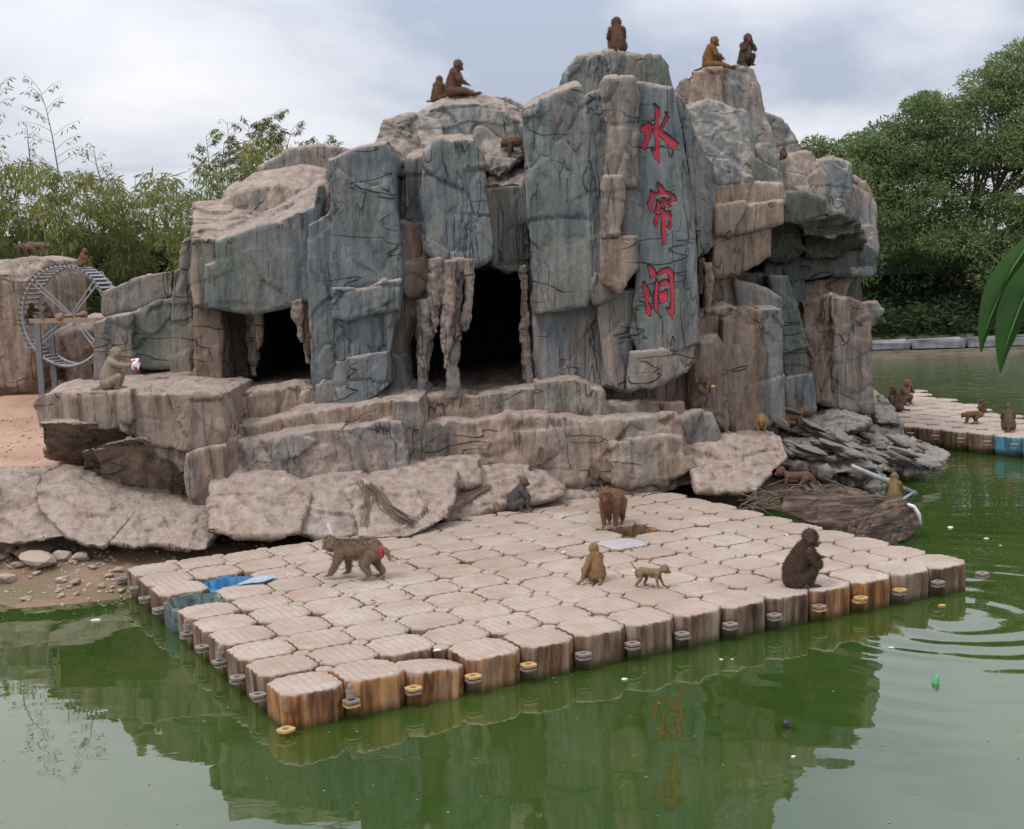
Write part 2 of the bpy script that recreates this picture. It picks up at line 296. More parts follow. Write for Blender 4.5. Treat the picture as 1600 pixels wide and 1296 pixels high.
# ------------------------------------------------------------------ ground, water
def shoreY(X): return np.interp(X, [-60, -5.24, -4.08, -3.2, -1.2, .5, 2.2, 3.6, 4.6, 5.6, 6.6, 7.2, 7.8], [12.4, 12.95, 13.2, 14.0, 15.4, 16.8, 17.3, 17.0, 17.6, 18.8, 20.2, 24, 30])
def gz(X, Y):
    d = Y-shoreY(X); z1 = np.interp(d, [-3, 0, 1.0, 2.2, 2.9, 9, 15, 60], [-1.0, 0.02, .16, .30, .78, 1.42, 1.6, 1.9])
    right = np.interp(X, [7.0, 8.6], [1, 0]); z = z1*right-1.1*(1-right)
    far = np.interp(Y, [40.9, 41.3], [0, 1]); z = np.where(X > 6, z*(1-far)+.62*far, z)
    return z
xs = np.concatenate([np.linspace(-400, -14, 24), np.arange(-13.5, 16, .16), np.linspace(17, 400, 24)]); ys = np.concatenate([np.linspace(-60, 11, 10), np.arange(11.2, 30, .16), np.arange(30.5, 60, .5), np.linspace(65, 900, 20)])
XX, YY = np.meshgrid(xs, ys); pts = np.stack([XX.ravel(), YY.ravel(), np.zeros(XX.size)], 1)
Z = gz(pts[:, 0], pts[:, 1])+.05*fbm(pts*1.7, 4)*np.clip((pts[:, 1]-11)*.5, 0, 1); pts[:, 2] = Z
nx, ny = len(xs), len(ys); a = (np.arange(ny-1)[:, None]*nx+np.arange(nx-1)[None]).ravel(); fq = np.stack([a, a+1, a+1+nx, a+nx], 1)
structure(ob('ground', mesh('ground', pts, fq), ground_mat()))
structure(ob('pond_water', mesh('pond_water', [(-300, -60, 0), (300, -60, 0), (300, 300, 0), (-300, 300, 0)], [(0, 1, 2, 3)], False), water_mat()))
# ------------------------------------------------------------------ rock builder
EXP = .04
def block(poly, Y, T=1.6, bev=.04, ky=0., kx=.12, rise=0., amp=1., vox=.024, shrink=.03, exp=None, seed=0, slope=True, botcut=0., post=None, jag=0.):
    poly = [np.array(p, float) for p in poly]; n = len(poly); c = sum(poly)/n
    Yc = Y+(YS(c[0]) if slope else 0)
    area = sum(poly[i][0]*poly[(i+1) % n][1]-poly[(i+1) % n][0]*poly[i][1] for i in range(n)); sg = 1 if area > 0 else -1
    # refine edges
    pp = []
    rr = random.Random(int(c[0]*7+c[1]))
    for i in range(n):
        a_, b_ = poly[i], poly[(i+1) % n]; L_ = np.hypot(*(b_-a_)); k = max(1, int(L_//22))
        for j in range(k):
            q = a_+(b_-a_)*j/k
            if j: q = q+np.array([-(b_-a_)[1], (b_-a_)[0]])/max(L_, 1)*rr.uniform(-1.6, 1.6)*(1+jag*3)
            pp.append(q)
    n = len(pp); fr = []; ins = []
    for i in range(n):
        e1 = pp[i]-pp[i-1]; e2 = pp[(i+1) % n]-pp[i]; n1 = np.array([-e1[1], e1[0]])/max(np.hypot(*e1), 1e-6); n2 = np.array([-e2[1], e2[0]])/max(np.hypot(*e2), 1e-6)
        b = (n1+n2)*sg; b = b/max(np.hypot(*b), .3)
        q = pp[i]-b*(EXP if exp is None else exp)/Yc*FPX; qi = q+b*bev/Yc*FPX*rr.uniform(.6, 1.5)
        y0 = Yc+ky*(c[1]-q[1])/100+kx*(q[0]-c[0])/100
        fr.append(P(q[0], q[1], y0+bev*.9)); ins.append(P(qi[0], qi[1], y0))
    fr = np.array(fr); ins = np.array(ins); cc = fr.mean(0); bk = fr.copy(); bk[:, 1] += T
    bk[:, 0] = cc[0]+(bk[:, 0]-cc[0])*(1-shrink*2); zt = np.clip((bk[:, 2]-cc[2])/(np.ptp(bk[:, 2])/2+1e-6), -1, 1)
    bk[:, 2] += rise*np.clip(zt, 0, 1)+botcut*np.clip(-zt, 0, 1)
    v = np.concatenate([ins, fr, bk]); f = [tuple(range(n))] if sg < 0 else [tuple(range(n))[::-1]]
    for r in (0, 1):
        for i in range(n): j = (i+1) % n; q = (r*n+i, r*n+j, (r+1)*n+j, (r+1)*n+i); f.append(q if sg > 0 else q[::-1])
    f.append(tuple(range(2*n, 3*n)) if sg > 0 else tuple(range(2*n, 3*n))[::-1])
    me = bpy.data.meshes.new('b'); me.from_pydata(v.tolist(), [], f); bm = bmesh.new(); bm.from_mesh(me); bmesh.ops.triangulate(bm, faces=bm.faces[:]); bmesh.ops.recalc_face_normals(bm, faces=bm.faces[:]); bm.to_mesh(me); bm.free()
    y0 = v[:, 1].min()+.75; vv, _ = arrays(me); vv[:, 1] = np.where(vv[:, 1] > y0, y0+(vv[:, 1]-y0)/5, vv[:, 1]); me.vertices.foreach_set('co', vv.astype(np.float32).ravel())
    r = remesh(me, vox, 1); vv, _ = arrays(r); vv[:, 1] = np.where(vv[:, 1] > y0, y0+(vv[:, 1]-y0)*5, vv[:, 1]); r.vertices.foreach_set('co', vv.astype(np.float32).ravel()); r.update()
    rockify(r, amp, jag); return r
def rockify(r, amp=1., jag=0.):
    v, nn = arrays(r)
    w = v+.12*np.stack([vnoise(v*2.3+q) for q in (0, 31, 57)], 1)
    F1, F2, rid, dv3 = voro(w*np.array([1.9, 1.9, 1.15]), 3)
    til = (dv3*np.stack([hsh((rid*9999).astype(np.int64), (rid*77).astype(np.int64), (rid*3).astype(np.int64), k)-.5 for k in (1, 2, 3)], 1)).sum(1)
    gm = np.clip(vnoise(v*.9+5)*3+.0, 0, 1)
    d = .04*fbm(v*.9, 2, 5)+.035*(rid-.5)+.07*til-.022*np.exp(-((F2-F1)/.035)**2)*gm+.007*fbm(v*8, 3, 8)
    st = v[:, 2]*1.7+.5*vnoise(v*np.array([.7, .7, .3])+3); d = d+.02*(np.floor(st+.25*vnoise(v*2.2))%2-.5)*np.clip(vnoise(v*.8+21)*3, 0, 1)
    G1, G2, gid, dg3 = voro((v+.06*vnoise(v*5)[:, None])*np.array([5.5, 5.5, 3.2]), 21); msk = np.clip(vnoise(v*1.3+11)*2.2+.15, 0, 1)
    d = d+msk*(.030*(gid-.5)-.006*np.exp(-((G2-G1)/.07)**2))
    if jag:
        q_ = np.abs(fbm(v*np.array([1.6, 1.6, 3.4]), 5, 31)); d = d+jag*(.17*(.35-q_)+.07*(.4-np.abs(fbm(v*np.array([5., 5., 9.]), 3, 12)))+.06*(np.floor(v[:, 2]*5+1.2*fbm(v*1.3, 2, 40))%2-.5))
    d = d+.016*(.5-np.abs(fbm(v*np.array([7., 7., 1.1]), 3, 61)))*2*np.clip(vnoise(v*1.1+8)*2+.5, 0, 1)
    a1 = vnoise(v*np.array([3.2, 3.2, .55])+71); m1 = np.clip(vnoise(v*np.array([1.1, 1.1, .9])+15)*4+.2, 0, 1); a2 = vnoise(v*np.array([.6, .6, 1.9])+44); m2 = np.clip(vnoise(v*1.2+27)*4-.1, 0, 1)
    d = d-.028*np.exp(-(a1/.035)**2)*m1-.028*np.exp(-(a2/.03)**2)*m2+.010*np.sign(a2)*m2
    v2 = v+nn*(d*amp)[:, None]; r.vertices.foreach_set('co', v2.astype(np.float32).ravel()); r.update()
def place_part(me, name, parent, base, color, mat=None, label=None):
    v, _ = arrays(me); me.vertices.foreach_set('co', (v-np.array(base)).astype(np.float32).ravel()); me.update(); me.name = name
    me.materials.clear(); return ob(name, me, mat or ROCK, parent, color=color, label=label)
def rocks(root, base, lst, name='rock_block', mat=None):
    for it in lst:
        poly, Y = it[0], it[1]; o = dict(it[2]) if len(it) > 2 else {}
        c = (o.pop('warm', .25), o.pop('wet', 0.), o.pop('br', 1.)); nm = o.pop('name', name); lb = o.pop('label', None)
        place_part(block(poly, Y, **o), nm, root, base, c, mat, lb)
# ------------------------------------------------------------------ the mountain
mb = tuple(P(830, 640, 18.)); mb = (mb[0], mb[1], 1.2)
mt = thing('rock_mountain', 'large grey-blue artificial rock mountain with two dark caves and red carved writing', 'rock mountain', mb)
D_ = dict
BL = [
 # left low wall
 ([(163,458),(215,435),(268,424),(269,462),(205,490),(160,502)],18.5,D_(warm=.45,kx=0)),
 ([(270,423),(300,418),(302,614),(272,612)],18.3,D_(warm=.4)),
 ([(148,505),(205,491),(206,616),(150,618)],18.3,D_(warm=.5)),
 ([(206,490),(270,464),(271,572),(206,572)],18.4,D_(warm=.25)),
 ([(195,596),(272,590),(300,585),(302,618),(180,618)],18.1,D_(warm=.3)),
 ([(205,560),(300,560),(300,600),(205,600)],18.7,D_(warm=.95,br=.8)),
 # left hood
 ([(340,379),(408,357),(490,326),(498,340),(492,400),(488,468),(440,480),(400,486),(325,480),(324,418),(340,414)],17.4,D_(warm=.12,rise=.5,T=2.4,amp=.7)),
 ([(303,322),(345,321),(362,300),(395,276),(470,267),(505,272),(512,330),(420,372),(302,376)],18.2,D_(warm=.62,ky=1.1,T=1.8,rise=.1)),
 ([(302,371),(341,376),(340,416),(323,420),(323,482),(306,476),(300,430)],17.6,D_(warm=.45)),
 ([(286,381),(303,368),(306,470),(300,420),(286,416)],18.0,D_(warm=.5)),
 ([(410,263),(440,245),(500,232),(560,238),(522,262),(500,276),(412,276)],19.3,D_(warm=.4,T=1.5,rise=.1)),
 # left cave
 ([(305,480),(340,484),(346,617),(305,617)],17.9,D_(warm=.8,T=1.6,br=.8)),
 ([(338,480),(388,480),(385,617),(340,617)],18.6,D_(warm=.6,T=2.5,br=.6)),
 # left column
 ([(514,252),(560,236),(600,227),(608,246),(612,300),(621,400),(624,444),(560,456),(520,452),(517,300)],17.0,D_(warm=.14,T=2.2,amp=.8,rise=.1)),
 ([(483,352),(512,336),(520,300),(523,455),(524,600),(498,640),(489,600),(484,470)],17.15,D_(warm=.08,T=2.2,amp=.8)),
 ([(521,452),(560,454),(623,440),(618,482),(560,498),(522,500)],16.9,D_(warm=.12,T=2.2)),
 ([(522,497),(560,495),(618,478),(606,556),(560,566),(522,568)],17.0,D_(warm=.18,T=2.2)),
 ([(522,563),(606,550),(606,602),(560,638),(495,641),(498,600)],16.85,D_(warm=.25,T=2.2)),
 # pink block and legs between column and second cave
 ([(617,346),(660,349),(668,385),(668,410),(625,420),(618,395)],17.5,D_(warm=.75,T=1.5)),
 ([(622,416),(668,404),(668,440),(650,462),(640,463),(624,455)],17.45,D_(warm=.85,T=1.5)),
 ([(620,462),(668,456),(668,486),(642,494),(632,530),(628,562),(609,556),(610,500)],17.6,D_(warm=.6,T=1.2)),
 ([(604,552),(630,558),(634,622),(604,640)],17.5,D_(warm=.3,T=1.4)),
 # hanging blocks over second cave
 ([(668,240),(684,222),(737,222),(753,247),(756,295),(771,400),(742,414),(692,410),(666,388),(660,300)],17.1,D_(warm=.08,T=2.2,rise=.15,amp=.8)),
 ([(638,252),(668,240),(664,300),(668,388),(655,350),(636,344)],17.5,D_(warm=.35,T=1.8,rise=.2)),
 ([(757,296),(800,284),(820,290),(828,420),(792,426),(768,412)],17.6,D_(warm=.2,T=1.8)),
 ([(754,292),(780,262),(822,246),(826,290),(790,296)],18.0,D_(warm=.35,ky=1.5,T=1.4)),
 # domes behind
 ([(607,200),(640,182),(700,150),(742,146),(772,156),(822,178),(826,240),(780,275),(755,262),(735,222),(680,224),(640,238),(607,262)],18.5,D_(warm=.2,ky=.8,T=2.4,rise=.15)),
 ([(588,222),(600,190),(640,182),(690,186),(696,222),(640,250),(611,264),(590,244)],18.3,D_(warm=.35,ky=.5,T=2.2)),
 ([(750,152),(790,154),(826,176),(826,222),(790,210)],19.1,D_(warm=.15,T=1.6)),
 ([(607,250),(652,236),(652,300),(660,352),(618,348),(610,300)],18.0,D_(warm=.35,ky=.5,T=1.8)),
 # character tower
 ([(884,118),(905,93),(960,88),(965,150),(960,205),(884,205)],18.2,D_(warm=.3,T=2.0,rise=.05)),
 ([(958,88),(1030,90),(1042,106),(1048,140),(1056,152),(1052,205),(958,205)],18.1,D_(warm=.15,T=2.0,rise=.05)),
 ([(824,176),(850,160),(905,137),(914,152),(920,300),(926,440),(914,478),(836,488),(829,420),(826,300)],16.9,D_(warm=.16,T=2.6,rise=.2,kx=-.2)),
 ([(912,152),(945,141),(950,300),(944,430),(975,455),(930,474),(920,440),(916,300)],16.7,D_(warm=.2,T=2.4)),
 ([(947,123),(988,123),(993,150),(995,290),(950,290),(944,270)],16.5,D_(exp=.01,warm=.5,T=2.4)),
 ([(942,276),(972,276),(975,330),(965,372),(942,372)],16.42,D_(exp=.01,warm=.45,T=1.)),
 ([(972,280),(997,282),(999,380),(975,385)],16.56,D_(warm=.15,T=1.)),
 ([(942,374),(996,370),(1000,420),(968,460),(942,434)],16.45,D_(exp=.01,warm=.6,T=1.4)),
 ([(1050,147),(1062,166),(1086,216),(1112,262),(1120,330),(1115,378),(1090,402),(1082,300),(1066,200)],17.1,D_(exp=.02,warm=.1,T=2.2,kx=1.2)),
 ([(836,486),(914,476),(940,468),(945,600),(925,610),(846,602),(835,560)],17.1,D_(warm=.18,T=2.2)),
 ([(936,478),(975,458),(1000,452),(988,545),(983,612),(944,602)],16.75,D_(warm=.25,T=2.2)),
 ([(986,552),(1062,545),(1089,532),(1085,560),(1070,580),(1020,605),(985,606)],16.45,D_(warm=.4,T=2.0,botcut=.2)),
 ([(940,612),(1030,602),(1076,585),(1080,650),(1060,668),(936,655)],17.15,D_(warm=.7,T=1.6)),
 # right mass
 ([(1083,113),(1127,108),(1131,168),(1078,170),(1078,150)],18.6,D_(warm=.75,T=2.,ky=.2)),
 ([(1126,108),(1176,108),(1187,160),(1210,235),(1222,300),(1140,292),(1131,165)],18.5,D_(warm=.35,T=2.,ky=.3)),
 ([(1062,176),(1110,164),(1130,166),(1160,182),(1172,230),(1172,286),(1122,288),(1102,250),(1086,212)],17.7,D_(warm=.15,T=2.,ky=.5,rise=.2)),
 ([(1188,174),(1222,190),(1248,236),(1232,262),(1205,250)],19.0,D_(warm=.3,T=1.6,ky=.4)),
 ([(1172,232),(1200,226),(1220,250),(1222,300),(1172,296)],18.1,D_(warm=.3,T=1.6,ky=.4)),
 ([(1220,250),(1258,240),(1272,262),(1272,308),(1222,302)],18.6,D_(warm=.45,T=1.6,ky=.5)),
 ([(1268,262),(1300,253),(1325,260),(1326,300),(1318,345),(1280,320),(1268,300)],18.5,D_(warm=.3,T=2.,ky=.4)),
 ([(1322,272),(1350,286),(1367,320),(1366,392),(1360,430),(1330,428),(1310,360)],18.6,D_(warm=.3,T=2.,ky=.4)),
 ([(1119,290),(1165,288),(1218,293),(1220,318),(1160,326),(1119,328)],17.3,D_(warm=.85,T=2.)),
 ([(1119,327),(1220,318),(1219,346),(1198,352),(1160,362),(1119,366)],17.2,D_(warm=.6,T=2.)),
 ([(1119,364),(1198,350),(1200,398),(1152,424),(1118,430)],17.3,D_(warm=.7,T=2.)),
 ([(1218,302),(1258,306),(1290,312),(1296,336),(1250,348),(1218,346)],17.9,D_(warm=.3,wet=.55,T=1.8)),
 ([(1200,350),(1250,346),(1262,392),(1230,416),(1198,402)],18.2,D_(wet=.95,T=1.6,warm=.2,jag=.5)),
 ([(1252,340),(1296,336),(1335,338),(1346,362),(1300,372),(1256,370)],17.9,D_(wet=.9,T=2.,warm=.2,jag=.5)),
 ([(1256,368),(1346,362),(1350,388),(1310,402),(1258,404)],18.2,D_(wet=.95,T=1.8,warm=.1,jag=.5)),
 ([(1198,402),(1260,400),(1350,385),(1366,396),(1366,428),(1300,432),(1240,442),(1196,428)],18.4,D_(wet=.6,T=2.2,warm=.1)),
 # pillars
 ([(1085,492),(1130,480),(1168,484),(1165,500),(1165,540),(1128,532),(1085,528)],17.3,D_(warm=.75,T=1.6)),
 ([(1130,500),(1165,482),(1190,486),(1194,560),(1190,665),(1150,682),(1132,650)],16.95,D_(warm=.8,br=.72,T=2.,amp=.7)),
 ([(1186,482),(1218,484),(1223,505),(1224,652),(1188,668)],16.95,D_(warm=.25,T=2.)),
 ([(1075,550),(1092,530),(1120,523),(1133,542),(1136,678),(1080,640)],16.8,D_(warm=.85,br=.75,T=1.6,bev=.16,amp=.6)),
 ([(1113,440),(1150,441),(1156,490),(1102,490),(1104,460)],17.7,D_(warm=.8,T=1.6)),
 ([(1150,442),(1192,455),(1217,468),(1218,488),(1156,486)],17.5,D_(warm=.45,T=1.6)),
 ([(1205,434),(1230,432),(1248,480),(1262,560),(1264,605),(1226,620),(1222,500)],17.9,D_(warm=.15,wet=.35,T=1.6)),
 ([(1226,590),(1262,585),(1268,640),(1230,646)],17.8,D_(warm=.1,T=1.2)),
 ([(1254,472),(1300,462),(1303,520),(1306,632),(1264,622),(1262,560)],18.0,D_(warm=.85,br=.75,wet=.2,T=1.8)),
 ([(1300,462),(1345,472),(1360,500),(1361,640),(1332,642),(1306,632),(1303,520)],17.9,D_(warm=.6,T=1.8,br=.9)),
 ([(1240,442),(1330,430),(1322,466),(1262,476)],18.6,D_(warm=.9,T=1.6,br=.8)),
 ([(1342,474),(1371,473),(1378,486),(1364,505),(1350,508)],18.2,D_(warm=.2,T=.8)),
]
rocks(mt, mb, BL)
# core, ceilings and cave walls
rocks(mt, mb, [
 ([(600,262),(700,215),(820,210),(900,160),(1050,160),(1180,260),(1240,310),(1200,400),(1100,425),(830,415),(620,420),(500,450),(330,455),(320,385),(420,310),(520,275)],18.9,D_(T=6,vox=.07,warm=.3,kx=.2)),
 ([(1180,300),(1260,270),(1345,300),(1345,430),(1190,430)],19.2,D_(T=3,vox=.07,warm=.3)),
 ([(495,420),(622,420),(628,650),(495,650)],18.2,D_(T=5.5,vox=.07,warm=.3)),
 ([(832,415),(1075,415),(1080,660),(838,660)],18.0,D_(T=5.5,vox=.07,warm=.3)),
 ([(1130,430),(1262,430),(1262,650),(1130,660)],18.5,D_(T=2.,vox=.07,warm=.2,wet=.5)),
 ([(1262,440),(1345,430),(1350,640),(1262,640)],19.0,D_(T=1.2,vox=.07,warm=.2,wet=.4)),
], 'rock_core')
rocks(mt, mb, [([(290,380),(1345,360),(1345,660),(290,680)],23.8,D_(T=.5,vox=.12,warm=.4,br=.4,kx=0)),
 ([(290,425),(400,425),(400,680),(290,680)],19.4,D_(T=5.2,vox=.1,warm=.4,br=.6))], 'cave_wall')  # cave shade put into the colour: walls darker than the outer rock
# face with the carved characters
def A(l): return [(980+x/6.479, 140+y/6.479) for x, y in l]
def B(l): return [(980+x/6.479, 320+y/6.479) for x, y in l]
CH = [
 [A(l) for l in ([(130,385),(215,335),(250,360),(245,440),(215,530),(180,620),(155,590),(150,545),(185,500),(190,440),(140,425)],
  [(262,138),(318,180),(330,215),(318,330),(322,500),(325,745),(285,690),(245,605),(290,620),(285,480),(262,440),(285,330),(290,210)],
  [(385,225),(410,240),(420,300),(395,330),(345,425),(324,408),(360,340),(385,290)],
  [(324,415),(360,425),(430,475),(525,550),(510,580),(445,592),(390,530),(328,460)])],
 [A(l) for l in ([(300,940),(350,975),(385,1035),(440,1045),(480,1080),(497,1130),(450,1145),(400,1152),(392,1130),(430,1120),(455,1088),(420,1070),(360,1072),(280,1072),(265,1140),(240,1240),(215,1190),(210,1150),(235,1080),(235,1020),(262,1045),(330,1045)],
  [(305,1115),(345,1160),(340,1200),(300,1255),(270,1265),(270,1235),(300,1190)],
  [(355,1098),(382,1105),(405,1158),(440,1178),(435,1202),(385,1190),(372,1150),(350,1120)],
  [(345,1205),(370,1210),(375,1235),(430,1235),(450,1290),(455,1380),(430,1430),(410,1390),(425,1350),(425,1290),(390,1280),(390,1450),(395,1570),(365,1575),(350,1450),(350,1290),(315,1300),(310,1380),(300,1420),(275,1380),(275,1330),(290,1290),(290,1268),(345,1268)])],
 [B(l) for l in ([(208,608),(260,640),(290,690),(285,740),(255,750),(225,690)],
  [(165,775),(205,830),(225,900),(215,1000),(245,1050),(235,1135),(195,1105),(185,980),(160,870)],
  [(292,755),(318,800),(308,950),(310,1095),(280,1060),(270,950),(285,850)],
  [(305,705),(350,655),(420,640),(465,690),(475,850),(480,1000),(470,1160),(430,1100),(390,1040),(440,1065),(440,850),(430,720),(410,690),(350,700),(315,725)],
  [(330,790),(370,765),(410,765),(425,810),(390,825),(345,830)],
  [(318,890),(360,886),(405,858),(412,930),(400,985),(345,1000),(325,940)])]]
YC = 16.5+YS(1035)
def prism(poly, y0, y1):
    n = len(poly); v = [P(x, y, YC)*1. for x, y in poly]; a_ = [(q[0], y0, q[2]) for q in v]; b_ = [(q[0], y1, q[2]) for q in v]
    bm = bmesh.new(); va = [bm.verts.new(q) for q in a_]; vb = [bm.verts.new(q) for q in b_]
    bm.faces.new(va); bm.faces.new(vb[::-1])
    for i in range(n): bm.faces.new((va[i], vb[i], vb[(i+1) % n], va[(i+1) % n]))
    bm.normal_update(); bmesh.ops.triangulate(bm, faces=bm.faces[:], ngon_method='EAR_CLIP'); bmesh.ops.recalc_face_normals(bm, faces=bm.faces[:]); me = bpy.data.meshes.new('p'); bm.to_mesh(me); bm.free(); return me
FP = [(993,131),(1048,140),(1060,200),(1076,300),(1086,400),(1090,535),(1062,546),(1000,552),(988,520),(998,430),(996,300)]
face = block(FP, 16.5, T=.55, kx=0, amp=.22, vox=.0135, bev=.05)
v, _ = arrays(face); ins_ = np.zeros(len(v), bool); fr_ = v[:, 1] < YC+.12
def in_poly(x, z, q):
    r = np.zeros(len(x), bool); n = len(q)
    for i in range(n):
        (x1, z1), (x2, z2) = q[i], q[(i+1) % n]; c = ((z1 > z) != (z2 > z)); r ^= c & (x < (x2-x1)*(z-z1)/((z2-z1) if abs(z2-z1) > 1e-9 else 1e-9)+x1)
    return r
for ch in CH:
    for st_ in ch:
        q = [P(x, y, YC) for x, y in st_]; q = [(p[0], p[2]) for p in q]
        for ox, oz in ((0, 0), (.007, 0), (-.007, 0), (0, .007), (0, -.007)): ins_ |= in_poly(v[:, 0]+ox, v[:, 2]+oz, q)
ins_ &= fr_; v[ins_, 1] += .06
face.vertices.foreach_set('co', v.astype(np.float32).ravel()); face.update()
place_part(face, 'rock_face', mt, mb, (.1, 0, 1))
place_part(block(FP, 16.95, T=1.6, kx=0, amp=.3, vox=.05), 'rock_block', mt, mb, (.1, 0, 1))
for ch in CH:
    j = bmesh.new()
    for s in ch: t = prism(s, YC+.03, YC+.075); j.from_mesh(t)
    me = bpy.data.meshes.new('carved_character'); j.to_mesh(me); j.free(); v, _ = arrays(me); me.vertices.foreach_set('co', (v-np.array(mb)).astype(np.float32).ravel()); ob('carved_character', me, RED, mt)
# stalactites
def stal(pts, rad, Y, c=(.35, 0, 1.), root=mt, base=mb, seed=0, name='stalactite'):
    q = [P(x, y, Y+YS(x)) for x, y in pts]; b = MB(); b.tube(q, rad, 12); me = b.me('s'); r = remesh(me, .018, 1); v, nn = arrays(r)
    d = .028*fbm(v*7+seed, 3)+.020*(.5-np.abs(fbm(v*np.array([17, 17, 14])+seed, 3))); r.vertices.foreach_set('co', (v+nn*d[:, None]).astype(np.float32).ravel()); r.update()
    place_part(r, name, root, base, c)
for i, (p_, r_, Y_) in enumerate([([(682,405),(681,450),(679,490),(680,521)],[.11,.10,.07,.02],17.0), ([(702,408),(700,460),(697,530),(696,577)],[.10,.09,.08,.025],16.95),
    ([(716,405),(712,500),(709,560),(708,621)],[.09,.08,.075,.09],17.05), ([(735,405),(733,450),(729,490),(726,516)],[.07,.06,.06,.02],16.95),
    ([(668,470),(664,520),(661,570),(659,622)],[.14,.12,.08,.055],17.15), ([(819,455),(820,500),(822,560),(827,608)],[.06,.06,.07,.09],17.3), ([(815,415),(819,440),(820,460)],[.06,.04,.04],17.3),
    ([(397,482),(397,540),(396,587)],[.09,.08,.03],18.2), ([(405,480),(404,520),(403,547)],[.07,.06,.02],18.), ([(463,470),(467,500),(471,535)],[.08,.07,.02],17.4),
    ([(475,468),(480,520),(482,568)],[.07,.06,.02],17.5), ([(1105,410),(1107,450),(1106,488)],[.08,.06,.025],17.3), ([(1094,405),(1095,440),(1094,458)],[.05,.04,.02],17.5)]):
    stal(p_, r_, Y_, seed=i*3., c=(.3 if i < 5 else .7, 0, .95))
# ------------------------------------------------------------------ terrace of steps in front
tb = tuple(P(760, 780, 15.8)); tb = (tb[0], tb[1], .1)
te = thing('rock_terrace', 'dusty stepped rock terrace below the caves, beside the floating platform', 'rock terrace', tb)
KL = [
 ([(340,628),(400,620),(485,612),(497,645),(430,668),(348,677)],17.2,D_(T=5.5,warm=.7)),
 ([(345,678),(430,668),(500,648),(560,645),(530,690),(440,700),(350,702)],16.7,D_(T=2.5,warm=.6,rise=.1)),
 ([(495,650),(560,640),(630,629),(633,672),(560,680),(500,690)],16.55,D_(T=2.5,warm=.7,rise=.05)),
 ([(350,706),(440,695),(450,730),(440,752),(345,760)],16.1,D_(T=2.5,warm=.6,ky=.8)),
 ([(438,692),(530,675),(545,735),(520,752),(440,758)],16.0,D_(T=2.5,warm=.35,ky=.5)),
 ([(530,678),(622,666),(633,735),(560,748),(545,740)],16.,D_(T=2.5,warm=.3,ky=.4)),
 ([(622,632),(651,630),(657,734),(633,738),(622,680)],16.2,D_(T=2.5,warm=.5)),
 ([(340,768),(440,762),(470,780),(460,822),(400,826),(338,820)],15.25,D_(T=3.2,warm=.65,ky=.9)),
 ([(462,770),(560,755),(578,770),(570,826),(500,828),(462,822)],15.25,D_(T=3.2,warm=.45,ky=.8)),
 ([(565,756),(640,744),(700,752),(690,800),(640,824),(570,828)],15.2,D_(T=3.4,warm=.75,ky=1.3)),
 ([(690,748),(780,742),(850,752),(870,768),(800,777),(745,790),(700,806)],15.85,D_(T=3.4,warm=.8,ky=1.2)),
 ([(650,632),(740,626),(745,668),(652,670)],17.0,D_(T=5.5,warm=.55)),
 ([(738,628),(842,614),(850,655),(742,668)],16.9,D_(T=5.5,warm=.4)),
 ([(655,672),(735,668),(740,716),(657,722)],16.4,D_(T=2.6,warm=.55)),
 ([(735,668),(850,658),(860,700),(830,738),(740,730)],16.3,D_(T=2.6,warm=.55,ky=.2)),
 ([(855,662),(960,668),(1058,658),(1064,690),(1000,705),(960,745),(860,748),(845,720)],16.2,D_(T=2.4,warm=.65,ky=.4)),
 ([(960,700),(1060,690),(1082,728),(1040,745),(965,752)],16.0,D_(T=2.4,warm=.6,ky=.3)),
 ([(835,745),(960,742),(1075,735),(1080,752),(960,768),(850,782)],16.3,D_(T=3.,warm=.75,ky=2.)),
 ([(843,605),(900,600),(935,615),(942,645),(900,655),(846,648)],16.7,D_(T=2.,warm=.4)),
 ([(935,640),(1062,635),(1068,668),(1000,690),(935,675)],16.75,D_(T=2.,warm=.6)),
 ([(1060,664),(1085,652),(1104,652),(1120,700),(1068,706)],16.5,D_(T=1.2,warm=.25,label='block with rounded top where a dark monkey sits')),
 ([(1068,706),(1140,690),(1215,690),(1220,715),(1190,745),(1095,745),(1080,730)],16.2,D_(T=2.6,warm=.8,ky=1.8)),
 ([(1092,744),(1150,738),(1192,744),(1178,757),(1098,758)],15.6,D_(T=2.2,warm=.85,ky=1.)),
 ([(576,742),(655,728),(740,730),(745,752),(640,757),(580,760)],15.9,D_(T=2.4,warm=.75,ky=1.2)),
]
for it in KL:
    it[2]['warm'] = it[2].get('warm', .5)+.12
    if 'ky' in it[2]: it[2]['ky'] *= (.85 if it[1] < 15.9 else .45)
for it in KL: it[2].setdefault('exp', .13 if it[1] < 15.9 else .09); it[2].setdefault('jag', .03 if it[1] < 15.9 else .12); it[2].setdefault('vox', .028)
rocks(te, tb, KL, 'rock_step')
